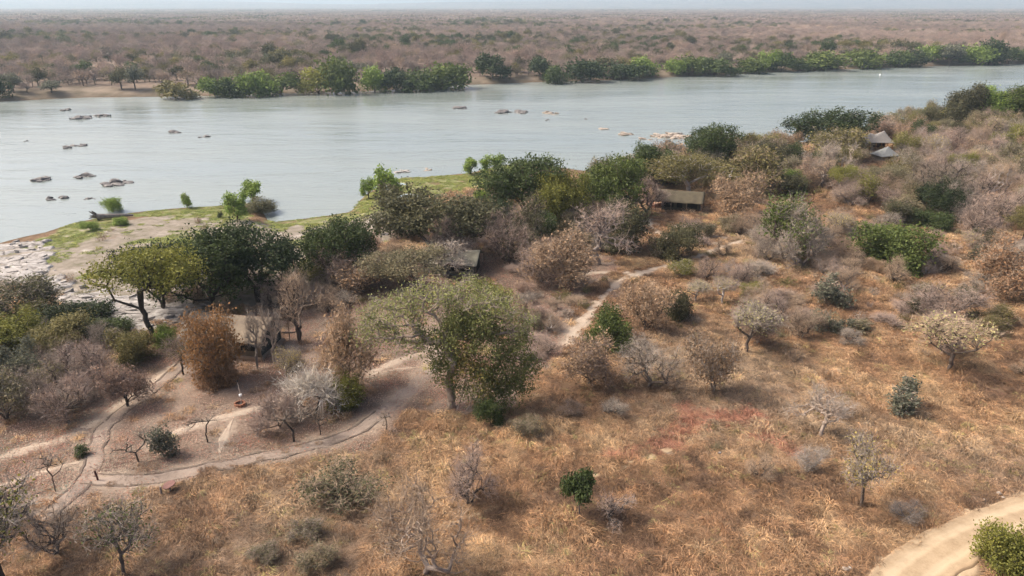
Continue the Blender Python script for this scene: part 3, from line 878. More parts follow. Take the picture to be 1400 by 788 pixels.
H('evergreen', 798, 884, 214, 300, 'large mid-green tree between the round-crowned tree and the olive tent', leaf='mid', variant=1)
H('evergreen', 856, 928, 198, 262, 'dark evergreen tree rising behind the olive tent', leaf='green', variant=2)
H('acacia', 882, 984, 208, 272, 'spreading golden-olive tree with white limbs behind the olive tent', leaf='olive', bark='white', tx=940, variant=1)
H('evergreen', 938, 1008, 173, 240, 'dark green tree outlined against the river by the rock bar', leaf='green', variant=3)
H('tan', 978, 1042, 236, 306, 'rounded tan-leaved tree on slim trunk beyond the olive tent', leaf='tan', twig='tan', tx=1004)
H('olive', 985, 1060, 200, 262, 'brownish olive tree behind the tan-leaved tree', leaf='olive', twig='tan')
H('bare', 858, 908, 243, 292, 'pinkish bare tree above the brick terrace', twig='mauve')
H('bare_white', 786, 872, 274, 362, 'large grey bare tree with spreading limbs before the green trees', tx=820, twig='mauve', bark='grey')
H('tan', 728, 812, 314, 394, 'pale tan-leaved tree with white stems beside the footpath', tx=765, leaf='tan', twig='tan', bark='pale')
H('bush_tall', 826, 882, 276, 345, 'grey-green bush below the brick terrace', cat='shrub', leaf='dolive')
H('bare', 700, 780, 330, 385, 'mauve bare tree between the pale tan-leaved tree and the evergreens', twig='mauve')
H('shrub', 902, 954, 308, 354, 'dark grey-green bush leaning over the footpath fork', cat='shrub', leaf='dolive')
H('olive', 1034, 1104, 268, 356, 'half-green tree standing above the footpath', leaf='mid', twig='grey', tx=1072)
H('bare', 1068, 1134, 284, 368, 'grey bare tree grown into the half-green one', twig='grey', bark='grey', tx=1096)
H('shrub', 1172, 1264, 303, 362, 'big round green shrub in the dry grass of the hillside', cat='shrub', leaf='mid', variant=0)
H('bare_white', 1100, 1164, 194, 252, 'whitish bare tree near the grey-roofed pavilion', twig='grey', bark='pale')
H('evergreen', 1082, 1184, 150, 212, 'huge dark dome-crowned tree on the shore beside the grey-roofed pavilion', leaf='dark', variant=0)
H('olive', 1110, 1172, 174, 222, 'rounded golden-olive tree in front of the dark dome-crowned tree', leaf='olive')
H('acacia', 1162, 1222, 226, 272, 'flat-topped olive acacia below the grey pavilion roof', leaf='golive', bark='dark', tx=1200)
H('bare', 1236, 1332, 222, 292, 'large dark bare tree with arching limbs on the hillside', twig='dark', bark='dark')
H('bush_tall', 1292, 1338, 117, 172, 'tall dark tree with grey top on the river skyline', leaf='dolive')
H('bush_tall', 1336, 1385, 120, 170, 'bright green tree on the river skyline', leaf='bright')
H('bush_tall', 1375, 1425, 115, 172, 'bright green tree at the corner of the river skyline', leaf='mid')
H('shrub', 1252, 1300, 288, 312, 'low dark green shrub beside fallen white branches', cat='shrub', leaf='green')
H('tan', 1328, 1408, 328, 402, 'orange-leaved tree at the right border of the field', leaf='rust', twig='tan', tx=1368)
H('sparse', 1124, 1160, 290, 325, 'small yellow shrub beside the half-green tree', cat='shrub', leaf='yellow')
H('shrub', 1066, 1098, 232, 262, 'small bright green bush behind the half-green tree', cat='shrub', leaf='bright')
# --- field
H('tan', 848, 918, 384, 452, 'bushy tan-leaved tree beside the pale footpath', leaf='tan', twig='tan')
H('shrub', 906, 944, 396, 436, 'grey-green bush touching the bushy tan-leaved tree', cat='shrub', leaf='dolive')
H('shrub', 802, 862, 423, 474, 'round dense green bush at the foot of the pale footpath', cat='shrub', leaf='mid', variant=1)
H('tan', 768, 842, 458, 528, 'bare tree with pink and yellow leaves below the round green bush', leaf='tan', twig='mauve')
H('bare', 850, 920, 458, 530, 'grey bare tree with dark core in the mid field', twig='grey')
H('tan', 942, 1008, 452, 540, 'tall thin bare tree with dark foot in the mid field', leaf='tan', twig='grey', tx=973)
H('sparse', 984, 1056, 414, 484, 'pale yellowish open tree above the tall thin one', leaf='pale', twig='grey')
H('spiky', 1112, 1152, 376, 418, 'grey-green spiky shrub, uppermost of the mid-slope trio', cat='shrub', leaf='greyg')
H('spiky', 1106, 1134, 422, 452, 'grey-green spiky shrub, lower one of the mid-slope trio', cat='shrub', leaf='greyg')
H('spiky', 1138, 1162, 434, 456, 'pale spiky shrub, smallest of the mid-slope trio', cat='shrub', leaf='greyg')
H('spiky', 1162, 1190, 436, 456, 'flat pale green shrub beside the smallest spiky one', cat='shrub', leaf='golive')
H('spiky', 1238, 1258, 406, 430, 'dark small shrub in front of the pale grey bare tree', cat='shrub', leaf='dolive')
H('spiky', 1320, 1338, 422, 440, 'dark small shrub past the pale grey bare tree', cat='shrub', leaf='dolive')
H('bare', 1246, 1330, 386, 438, 'pale grey bare tree with domed twigs on the slope', twig='mauve')
H('sparse', 1258, 1352, 432, 506, 'wide pale yellow-green tree standing in orange grass', leaf='pale', twig='tan', tx=1297)
H('spiky', 1212, 1252, 520, 560, 'dark grey-green spiky shrub below the pale yellow tree', cat='shrub', leaf='greyg')
H('bare_white', 1086, 1158, 526, 596, 'bare tree with white forked stems in the open field', tx=1122, twig='grey', bark='pale')
H('sparse', 1134, 1208, 600, 692, 'lone tree with yellow leaf tips and straight trunk near the dirt road', leaf='yellow', twig='grey', tx=1177, variant=1)
K['lollipop'] = [build_tree(4242, h=3.4, w=2.7, base=1.15, fork=1.2, npts=150, leaves=24, lsize=0.11, lsigma=0.2, trunk_r=0.07, tip_r=0.012, k=8, shell=0.5, flat=0.8)]
H('lollipop', 768, 807, 646, 704, 'lone small ball-crowned green tree in the orange grass', tx=792, leaf='green', bark='grey')
H('bare_white', 806, 866, 674, 716, 'dead grey brushwood beside the ball-crowned tree', cat='shrub', twig='mauve', bark='dark')
H('bare', 606, 676, 612, 690, 'dead grey-brown bush with dark broken stem in the foreground grass', cat='shrub', twig='mauve', bark='dark')
H('bare', 512, 628, 655, 786, 'pale straw-grey twiggy tree at the bottom edge', tx=580, twig='tan', bark='pale')
H('tan', 414, 520, 640, 684, 'loose dark olive shrub sunk in the foreground grass', cat='shrub', leaf='dolive', twig='tan')
H('sparse', -40, 92, 650, 800, 'dark gnarled tree with yellow-green leaves in the bottom corner', tx=8, leaf='ygreen', bark='dark', twig='grey')
H('bare', 34, 116, 680, 760, 'grey bare shrub spreading beside the gnarled corner tree', cat='shrub', twig='grey')
H('sparse', 140, 232, 690, 788, 'thin sapling with green sprigs at the bottom edge', tx=170, leaf='mid', twig='grey')
H('shrub', 1340, 1420, 712, 782, 'bright green feathery shrub beside the dirt road', cat='shrub', leaf='ygreen', variant=2)
H('shrub', 652, 688, 545, 582, 'small dark green bush under the giant vine-hung tree', cat='shrub', leaf='green')
# --- river edge
H('young', 328, 354, 248, 276, 'small bright green tree on the tip of the sandbank', leaf='bright', tx=345)
H('young', 312, 338, 264, 303, 'small bright green tree beside the reedy inlet', leaf='bright')
H('spiky', 250, 264, 264, 285, 'tiny green shrub among stumps at the water edge', cat='shrub', leaf='bright')
H('spiky', 298, 305, 288, 298, 'tiny dark shrub on the sandbank grass', cat='shrub', leaf='green')
H('young', 494, 514, 244, 272, 'small yellow-green tree on the tip of the grassy spit', leaf='bright')
H('young', 518, 546, 230, 274, 'upright bright green tree above the small pool', leaf='bright')
H('young', 632, 653, 217, 239, 'small green tree at the water edge of the grassy spit', leaf='bright')
H('young', 660, 687, 212, 238, 'larger of the two small green trees at the water edge', leaf='bright')
H('shrub', 650, 668, 260, 275, 'small yellow-green bush on the grassy spit before the evergreens', cat='shrub', leaf='bright')
H('shrub', 143, 168, 270, 290, 'round yellow-green bush growing behind the fallen log', cat='shrub', leaf='bright')
H('shrub', 158, 176, 296, 308, 'low green tussock bush in front of the fallen log', cat='shrub', leaf='bright')
H('shrub', 114, 134, 303, 316, 'low green tussock bush near the log on the shore', cat='shrub', leaf='bright')
H('shrub', 335, 378, 270, 290, 'dark reedy clump in the inlet', cat='shrub', leaf='dolive')
H('bush_tall', 513, 524, 296, 320, 'slim pointed dark shrub standing on the sandbank', cat='shrub', leaf='dolive', variant=0)

# --- the giant vine-hung tree
def giant_tree():
    p = at(617, 557)
    root = empty('tree', (p[0], p[1], p[2] - 0.05))
    tag(root, 'giant pale-limbed tree hung with dark green vines over the track', 'tree')
    pale = [(0.4, 0.2, 9.4, 1.8, 1.6, 1.6), (2.6, 0.4, 9.0, 1.6, 1.6, 1.6), (-4.2, -0.6, 8.0, 2.4, 2.2, 1.1), (-5.9, 1, 10.4, 3.6, 3.3, 1.6), (-2.4, 2, 12.0, 3.2, 3.2, 1.5), (1.6, 2.2, 12.2, 3.0, 3, 1.4), (-7.6, 0, 8.9, 1.9, 2.4, 1.2), (4.6, 1.5, 11.0, 2.6, 2.4, 1.3),
            (7.0, 1.0, 9.6, 2.0, 2.2, 1.2)]
    g = build_tree(909, h=14, w=18, base=8, fork=3.4, lobes=pale, npts=480, leaves=30, leaf_frac=0.9, lsize=0.10, lsigma=0.5, twigs=6, tlen=0.9, twidth=0.018, trunk_r=0.46, tip_r=0.032,
                   expo=0.45, wob=0.14, trunks=1, lean=(-0.15, 0.1))
    link('trunk', g['trunk'], root, (0.30, 0.235, 0.18))
    for nm, me in g['parts']: link(nm, me, root, (0.25, 0.265, 0.095) if nm == 'crown' else TW['grey'])
    vines = [(-0.6, -0.6, 7.4, 1.8, 1.2, 2.4), (-1.0, -0.7, 5.2, 1.0, 0.9, 1.6), (0.2, -0.7, 5.6, 1.3, 1.2, 2.4), (1.2, -0.9, 3.6, 1.1, 1.0, 1.8), (-2.2, -0.4, 8.8, 1.4, 1.3, 1.2), (1.6, -0.3, 8.6, 2.2, 2.0, 3.0), (3.4, 0, 10.0, 2.2, 2.0, 1.8), (6.2, 0, 8.6, 2.0, 2.0, 2.0), (4.0, -1.0, 7.2, 2.3, 2.3, 3.3), (7.3, -0.6, 5.6, 1.9, 2.2, 3.1), (3.3, -1.6, 4.0, 1.6, 1.6, 2.4), (5.6, -0.8, 4.2, 1.7, 1.7, 2.2), (0.6, 0, 10.2, 1.8, 2, 1.6), (8.2, 0, 4.4, 1.4, 1.4, 2.2), (6.4, -1.2, 2.8, 1.5, 1.3, 1.6), (4.4, -1.6, 2.6, 1.4, 1.2, 1.6)]
    rng = np.random.default_rng(77)
    pts, idx = lobe_points(rng, vines, 560, 0.45)
    pts[:, 2] = np.maximum(pts[:, 2], 1.0)
    v, f, r = leaf_cloud(rng, pts, 46, 0.36, 0.105, 0.3, np.clip(0.5 * rng.random(len(vines))[idx] + 0.5 * rng.random(len(pts)), 0, 1), droop=0.25)
    o = link('vine', mesh_np('vine', v, [f], M_LEAF, rndv=r), root, (0.135, 0.145, 0.048)); o['label'] = 'dark green vine curtain hanging from the limbs'
    pts2, _ = lobe_points(rng, [(2.2, -1.4, 6.6, 1.4, 1.2, 2.6), (3.8, -2.8, 5.0, 1.0, 0.7, 1.8)], 50, 0.5)
    v, f, r = leaf_cloud(rng, pts2, 20, 0.35, 0.13, 0.3, droop=0.3)
    o = link('vine', mesh_np('vine', v, [f], M_LEAF, rndv=r), root, (0.19, 0.155, 0.045)); o['label'] = 'patch of yellowing vine leaves'
    m = MB()
    for a_, b_, c_ in (((1.8, -0.4, 5.0), (1.3, -0.6, 1.4), (0.6, -0.7, 0.0)), ((2.6, -0.5, 4.5), (2.6, -0.6, 1.2), (1.7, -0.8, 0.15)), ((3.2, -0.5, 4), (3.0, -0.8, 1.0), (2.0, -0.6, 0.3))):
        A_, B_, C_ = (np.array(q) for q in (a_, b_, c_))
        m.tube([tuple((1 - t) ** 2 * A_ + 2 * t * (1 - t) * B_ + t * t * C_) for t in np.linspace(0, 1, 8)], 0.05, 5)
    o = m.build('hanging_liana', M_BARK, root); o.color = (0.3, 0.24, 0.2, 1)
    PLANTED.append((p[0], p[1], 12))
giant_tree()

# ================================================================= ordinary plants that fill the bush
for px, py, ph in ((1220, 350, 'the big round green shrub'), (1197, 203, 'the grey-roofed pavilion'), (1090, 364, 'the half-green tree'), (1200, 270, 'the flat-topped acacia'),
                   (925, 292, 'the olive tent'), (617, 557, 'the giant vine-hung tree'), (293, 526, 'the orange creeper mound'), (1177, 692, 'the lone yellow-tipped tree'),
                   (792, 704, 'the ball-crowned tree'), (1368, 402, 'the orange-leaved tree'), (1297, 506, 'the wide pale yellow tree'), (1285, 292, 'the dark arching bare tree'),
                   (830, 474, 'the round dense bush'), (625, 378, 'the half-hidden tent'), (1122, 596, 'the white-stemmed bare tree'), (1340, 165, 'the skyline evergreens'),
                   (767, 318, 'the round-crowned tree'), (60, 500, 'the pinkish tree in the thicket'), (210, 464, 'the leaning acacia'), (590, 352, 'the broad grey-olive tree'),
                   (1005, 306, 'the rounded tan tree'), (973, 540, 'the tall thin bare tree'), (1130, 418, 'the spiky shrub trio'), (885, 452, 'the bushy tan tree'),
                   (1133, 212, 'the dark dome-crowned tree'), (580, 786, 'the straw-grey twiggy tree'), (1232, 560, 'the dark spiky shrub')):
    q = at(px, py); ANCHORS.append((q[0], q[1], ph))
ORD = ['first', 'second', 'third', 'fourth', 'fifth', 'sixth', 'seventh', 'eighth', 'ninth', 'tenth', 'eleventh', 'twelfth', 'thirteenth', 'fourteenth', 'fifteenth', 'sixteenth']
def ordinal(n):
    if n <= len(ORD): return ORD[n - 1]
    return f"{n}{'th' if n % 100 in (11, 12, 13) else {1: 'st', 2: 'nd', 3: 'rd'}.get(n % 10, 'th')}"
LOOK = {'olive': ('leafy olive', 'olive', 'golive', 'ygreen', 'dolive'), 'bare': ('leafless grey-brown',), 'tan': ('tan-leaved', 'tan', 'tan', 'pink', 'golive'), 'brush': ('low twiggy brown',),
        'bush_tall': ('dense green', 'dolive', 'olive', 'green'), 'evergreen': ('broad evergreen', 'green', 'mid', 'dark'), 'acacia': ('flat-crowned olive', 'olive', 'golive', 'ygreen'), 'sparse': ('open yellowish', 'yellow', 'pale'), 'bare_white': ('pale-limbed bare',)}
pend = []
ALL_LINES = [L for L, w in LINES.values()] + [L_T1, L_T2, L_D]
KEEP_OUT = [(925, 284, 7), (925, 300, 6), (625, 372, 6), (635, 384, 6), (615, 392, 5), (310, 478, 8), (330, 490, 6), (365, 488, 5), (1197, 205, 8), (1197, 216, 8), (1206, 226, 8), (1210, 238, 7), (1202, 250, 7), (1218, 228, 7), (893, 290, 5)]
KEEP_OUT = [(*at(a, b)[:2], r) for a, b, r in KEEP_OUT]

def fill(region, n, kinds, hr, wr, gap, seed, group):
    P = poly(region); rr = random.Random(seed)
    x0, y0 = P.min(0); x1, y1 = P.max(0)
    done, tries = 0, 0
    while done < n and tries < n * 60:
        tries += 1
        x, y = rr.uniform(x0, x1), rr.uniform(y0, y1)
        if not in_poly(np.array([x]), np.array([y]), P)[0]: continue
        if any((x - a) ** 2 + (y - b) ** 2 < (gap + w_ * 0.22) ** 2 for a, b, w_ in PLANTED): continue
        if any((x - a) ** 2 + (y - b) ** 2 < r * r for a, b, r in KEEP_OUT): continue
        if float(shore_d(np.array([x]), np.array([y]))[0][0]) < 3: continue
        kd = rr.choices([q[0] for q in kinds], [q[1] for q in kinds])[0]
        f = rr.random()
        h = hr[0] + (hr[1] - hr[0]) * f; w = wr[0] + (wr[1] - wr[0]) * (0.6 * f + 0.4 * rr.random())
        if kd == 'brush': h *= 0.6
        if any(((L - (x, y)) ** 2).sum(1).min() < (1.1 + 0.42 * w) ** 2 for L in ALL_LINES): continue
        lk = LOOK[kd]
        lf = rr.choice(lk[1:]) if len(lk) > 1 else 'green'
        pend.append((kd, x, y, h, w, lf, rr.choice(['tan', 'mauve', 'mauve', 'tan', 'grey']), rr.choice(['brown', 'grey', 'pale', 'white', 'dark']), group))
        PLANTED.append((x, y, w)); done += 1

MIXB = [('olive', 5), ('bare', 5), ('tan', 2), ('brush', 0.8), ('bush_tall', 1.2), ('sparse', 0.8), ('bare_white', 1.0), ('acacia', 1.8), ('evergreen', 0.5)]
fill([(1180, 190), (1260, 158), (1330, 146), (1440, 132), (1440, 178), (1260, 205)], 44, [('olive', 5), ('bush_tall', 3), ('bare', 3), ('tan', 2)], (5, 8), (6, 9.5), 1.8, 5, 'bush on the far end of the near bank')
fill([(1000, 225), (1090, 228), (1180, 215), (1250, 195), (1440, 165), (1440, 345), (1310, 330), (1180, 298), (1135, 272), (1040, 275)], 165, MIXB, (3.4, 8.0), (4.2, 7.6), 1.35, 6, 'bush on the hillside behind the field')
fill([(800, 262), (900, 236), (1080, 205), (1090, 235), (1000, 240), (980, 262), (870, 262)], 34, [('olive', 5), ('tan', 2), ('bare', 2), ('bush_tall', 2)], (5, 8.5), (6, 9), 1.5, 7, 'shore thicket by the olive tent')
fill([(890, 330), (1040, 300), (1180, 310), (1440, 345), (1440, 480), (1000, 480), (930, 400)], 95, [('brush', 2), ('tan', 2), ('bare', 5), ('sparse', 1), ('olive', 2)], (1.8, 4.2), (2.4, 4.6), 1.1, 8, 'low bush in the upper field')
fill([(740, 540), (1440, 480), (1440, 650), (1110, 790), (680, 800), (600, 640)], 8, [('bare', 3), ('tan', 2)], (1.4, 2.6), (2.0, 3.4), 2.0, 9, 'low bush in the lower field')
fill([(-30, 440), (150, 445), (150, 500), (110, 565), (-30, 590)], 22, [('olive', 3), ('bare', 4), ('brush', 1), ('tan', 2)], (1.8, 3.6), (2.6, 4.4), 1.2, 10, 'left thicket')
fill([(430, 345), (700, 300), (860, 302), (862, 342), (790, 385), (640, 400), (520, 415), (440, 430)], 40, [('bare', 5), ('tan', 3), ('olive', 3), ('brush', 1)], (1.8, 4.2), (2.6, 5.2), 1.5, 11, 'camp thicket')
fill([(205, 412), (300, 400), (430, 372), (440, 420), (330, 428), (262, 436)], 14, [('bare', 4), ('brush', 2), ('olive', 1)], (2.2, 4.2), (3, 5), 1.2, 15, 'bare brush under the dark evergreens')
fill([(560, 354), (650, 326), (720, 304), (800, 292), (862, 288), (874, 302), (790, 335), (700, 348)], 10, [('evergreen', 4), ('acacia', 1), ('olive', 3), ('bare', 3)], (4.5, 7.5), (5, 7.5), 1.6, 16, 'riverside belt of trees')
fill([(690, 400), (790, 400), (780, 470), (740, 520), (700, 500)], 14, [('bare', 4), ('brush', 4), ('tan', 2)], (1.5, 3), (2, 3.6), 1.4, 12, 'bare brush by the giant tree')
fill([(0, 600), (560, 600), (560, 800), (-20, 800)], 3, [('tan', 1)], (1.2, 2.0), (1.8, 3.0), 2.5, 13, 'low bush in the foreground grass')
counts = {}
rows_ = []
for it in pend:
    dd = [((it[1] - a) ** 2 + (it[2] - b) ** 2, ph) for a, b, ph in ANCHORS]
    d_, ph = min(dd); rows_.append((d_, ph, it))
rows_.sort(key=lambda r: r[0])
for d_, ph, (kd, x, y, h, w, lf, tw, bk, group) in rows_:
    noun = 'shrub' if h < 3 else 'tree'
    key = (LOOK[kd][0], noun, ph); counts[key] = counts.get(key, 0) + 1
    n = counts[key]
    lab = f"{key[0]} {noun}, {ordinal(n)} one out from {ph}"
    PLANTED.append((x, y, w))
    place(kd, x, y, h, w, leaf=lf, twig=tw, bark=bk, label=lab, cat=noun, group=group)

# ================================================================= FAR BANK
FK = {}
def far_proto(kind, n, **kw):
    FK[kind] = [[build_tree(7000 + hash_name(kind) + i * 13, lmat=lm, tmat=tm, minr=kw.get('mr', 0.03), **{a: b for a, b in kw.items() if a != 'mr'}) for i in range(n)]
                for lm, tm in ((M_LEAF, M_TWIG), (M_LEAF_I, M_TWIG_I))]
far_proto('bank_bush', 4, h=6, w=8, base=0.0, fork=0.8, npts=150, leaves=14, lsize=0.30, lsigma=0.5, trunk_r=0.2, trunks=2, k=10, shell=0.6, flat=0.85, mr=0.06)
far_proto('far_evergreen', 3, h=9, w=9, base=1.8, fork=2.4, npts=130, leaves=13, lsize=0.32, lsigma=0.55, trunk_r=0.28, tip_r=0.05, k=9, mr=0.07)
far_proto('far_bare', 5, h=8, w=7.5, base=1.8, fork=2.2, npts=80, twigs=6, tlen=1.5, twidth=0.045, trunk_r=0.2, tip_r=0.04, k=8, mr=0.05, shell=0.3)
far_proto('far_olive', 3, h=7.5, w=8, base=1.4, fork=1.8, npts=90, twigs=3, tlen=1.2, twidth=0.05, leaves=7, lsize=0.26, lsigma=0.6, trunk_r=0.2, tip_r=0.04, k=8, mr=0.06)

def far_place(kind, x, y, h, w, color, bark, label, cat, group, name='woodland_tree', variant=None):
    pr = FK[kind][0][rnd.randrange(len(FK[kind][0])) if variant is None else variant % len(FK[kind][0])]
    o = empty(name, (x, y, Ts(x, y) - 0.15), rnd.uniform(0, 6.28), (w / pr['w'], w / pr['w'], h / pr['h']))
    j = rnd.uniform(0.85, 1.15)
    if pr['trunk']: link('trunk', pr['trunk'], o, bark)
    for nm, me in pr['parts']: link(nm, me, o, tuple(v * j * (0.85 if nm == 'twigs' and kind == 'far_olive' else 1) for v in color))
    tag(o, label, cat, group); return o

BANK = [(-14, 12, 104, 137, 'dark'), (8, 30, 101, 128, 'greyg'), (58, 84, 111, 128, 'greyg'), (157, 176, 94, 124, 'dolive'), (174, 196, 92, 124, 'greyg'), (219, 262, 114, 137, 'olive'),
        (280, 312, 108, 134, 'bright'), (306, 340, 107, 134, 'green'), (334, 374, 101, 133, 'bright'), (364, 403, 103, 131, 'mid'), (416, 456, 95, 130, 'ygreen'), (438, 482, 83, 130, 'mid'),
        (474, 502, 86, 112, 'greyg'), (496, 529, 94, 127, 'bright'), (520, 562, 97, 126, 'dark'), (555, 600, 97, 126, 'green'), (582, 634, 90, 124, 'mid'), (654, 690, 77, 110, 'dark'),
        (722, 752, 80, 106, 'dark'), (746, 772, 92, 116, 'green'), (774, 819, 84, 114, 'dark'), (809, 836, 80, 103, 'dolive'), (828, 872, 88, 111, 'dark'), (860, 894, 80, 107, 'bright'),
        (908, 932, 83, 105, 'bright'), (924, 962, 79, 105, 'mid'), (953, 999, 82, 105, 'green'), (978, 1002, 72, 96, 'greyg'), (1008, 1042, 81, 102, 'mid'), (1038, 1062, 71, 99, 'bright'),
        (1056, 1082, 74, 100, 'green'), (1080, 1104, 81, 99, 'green'), (1102, 1152, 73, 98, 'mid'), (1162, 1207, 69, 94, 'mid'), (1206, 1240, 70, 93, 'green'), (1228, 1260, 69, 92, 'dark'),
        (1256, 1292, 63, 89, 'bright'), (1284, 1312, 62, 88, 'greyg'), (1300, 1322, 69, 89, 'green'), (1316, 1350, 64, 89, 'bright'), (1338, 1366, 57, 87, 'dark'), (1366, 1392, 67, 89, 'green'), (1390, 1412, 68, 88, 'mid')]
DESC = {'dark': 'dark green', 'greyg': 'grey-green', 'dolive': 'dull olive', 'olive': 'olive', 'bright': 'bright green', 'green': 'deep green', 'mid': 'mid-green', 'ygreen': 'yellow-green'}
cnt = {}
far_used = []
for (x0, x1, yt, yb, col) in BANK:
    p = at((x0 + x1) / 2, yb - 1.5)
    w = (x1 - x0) / F_PX * depth_at(p) * 1.12; h = height_for(p[1], p[2], yt)
    cnt[col] = cnt.get(col, 0) + 1
    far_place('far_evergreen' if col in ('greyg', 'dolive') else 'bank_bush', p[0], p[1], h, w, tuple(v * (0.85 if col == 'bright' else 1.15) for v in C[col]), BARK['brown'],
              f"{DESC[col]} bank tree on the far shore, {ORD[cnt[col] - 1]} of its colour from the left", 'tree', 'green trees along the far shore', 'bank_tree')
    far_used.append((p[0], p[1], w, f'{ORD[cnt[col] - 1]} {DESC[col]} bank tree'))

# the dry woodland: nearest trees as individuals, the rest as one mass
FCOL = [((0.30, 0.22, 0.182), 5), ((0.34, 0.262, 0.215), 4), ((0.23, 0.182, 0.155), 3), ((0.34, 0.25, 0.18), 2)]
rngf = np.random.default_rng(99)
def fan_points(y0, y1, cell, jitter, umax=0.95):
    out = []
    y = y0
    while y < y1:
        hx = (y + FAN) * umax; n = int(2 * hx / cell) + 1
        xs = np.linspace(-hx, hx, n) + (rngf.random(n) - 0.5) * cell * jitter * 4
        yy = y + (rngf.random(n) - 0.5) * cell * jitter * 4
        out.append(np.stack([xs, yy], 1)); y += cell
    return np.vstack(out)
FP = fan_points(300, 1900, 7.2, 0.5)
d2 = FP[:, 1] - far_y(FP[:, 0] / (FP[:, 1] + FAN))
clear = fbm(FP[:, 0] / 45, FP[:, 1] / 28, 61, 3)
keep = (d2 > 8) & ((clear > 0.33 + 0.05 * np.exp(-d2 / 80)) | (d2 > 160))
FP = FP[keep]; d2 = d2[keep]
for (a, b, w, _) in far_used:
    m = (FP[:, 0] - a) ** 2 + (FP[:, 1] - b) ** 2 > (w * 0.45) ** 2
    FP, d2 = FP[m], d2[m]
pxs, pys = to_px(FP[:, 0], FP[:, 1], T(FP[:, 0], FP[:, 1]))
inview = (pxs > -5) & (pxs < 1405)
order = np.argsort(np.where(inview, d2, 1e9))[:280]
isnear = np.zeros(len(FP), bool); isnear[order] = True
fw = []
for i in np.where(isnear)[0]:
    x, y = FP[i]
    u_ = x / y
    best = min(far_used, key=lambda q: abs(q[0] / q[1] - u_))
    fw.append(((y - best[1]) ** 2 + (x - best[0]) ** 2, x, y, best[3]))
fw.sort()
fc = {}
for _, x, y, ref in fw:
    t = rngf.random()
    if t < 0.70: kind, col, lab, grp = 'far_bare', FCOL[rngf.choice(4, p=[.36, .29, .21, .14])][0], 'leafless grey-brown', 'leafless trees at the front of the far woodland'
    elif t < 0.93: kind, col, lab, grp = 'far_olive', [C['olive'], C['golive'], C['dolive']][rngf.integers(3)], 'thin olive-leaved', 'olive-leaved trees at the front of the far woodland'
    else: kind, col, lab, grp = 'far_evergreen', C['dolive'], 'dark leafy', 'dark trees in the far woodland'
    h = rngf.uniform(5, 9.5)
    fc[(lab, ref)] = fc.get((lab, ref), 0) + 1
    far_place(kind, x, y, h, h * rngf.uniform(0.85, 1.15), col, (0.16, 0.13, 0.115), f"{lab} tree, {ordinal(fc[(lab, ref)])} one behind the {ref} of the far shore", 'tree', grp)

# ---------------------------------------------------------------- masses of things nobody could count: instances on points
def collection_of(name, meshes):
    c = bpy.data.collections.new(name)
    for i, me in enumerate(meshes):
        o = bpy.data.objects.new(f'{name}_{i:02d}', me); c.objects.link(o)
    return c

def scatter(name, meshes, pts, rot, scl, idx, tint, label, cat):
    me = bpy.data.meshes.new(name)
    n = len(pts)
    me.vertices.add(n); me.vertices.foreach_set('co', np.asarray(pts, np.float32).ravel())
    for nm, typ, key, dat in (('rot', 'FLOAT_VECTOR', 'vector', rot), ('scl', 'FLOAT_VECTOR', 'vector', scl), ('idx', 'INT', 'value', idx), ('tint', 'FLOAT_COLOR', 'color', np.concatenate([tint, np.ones((n, 1))], 1))):
        a = me.attributes.new(nm, typ, 'POINT')
        a.data.foreach_set(key, np.asarray(dat, np.int32 if typ == 'INT' else np.float32).ravel())
    o = link(name, me)
    ng = bpy.data.node_groups.new(name, 'GeometryNodeTree')
    ng.interface.new_socket('Geometry', in_out='INPUT', socket_type='NodeSocketGeometry')
    ng.interface.new_socket('Geometry', in_out='OUTPUT', socket_type='NodeSocketGeometry')
    gi = ng.nodes.new('NodeGroupInput'); go = ng.nodes.new('NodeGroupOutput')
    ip = ng.nodes.new('GeometryNodeInstanceOnPoints')
    ci = ng.nodes.new('GeometryNodeCollectionInfo')
    ci.inputs[0].default_value = collection_of(name + '_forms', meshes)
    ci.inputs['Separate Children'].default_value = True; ci.inputs['Reset Children'].default_value = True
    ip.inputs['Pick Instance'].default_value = True
    def na(nm, t):
        q = ng.nodes.new('GeometryNodeInputNamedAttribute'); q.data_type = t; q.inputs[0].default_value = nm
        return q.outputs[0]
    ng.links.new(gi.outputs[0], ip.inputs['Points']); ng.links.new(ci.outputs[0], ip.inputs['Instance'])
    ng.links.new(na('idx', 'INT'), ip.inputs['Instance Index'])
    ng.links.new(na('rot', 'FLOAT_VECTOR'), ip.inputs['Rotation']); ng.links.new(na('scl', 'FLOAT_VECTOR'), ip.inputs['Scale'])
    ng.links.new(ip.outputs[0], go.inputs[0])
    md = o.modifiers.new('scatter', 'NODES'); md.node_group = ng
    return tag(o, label, cat, kind='stuff')

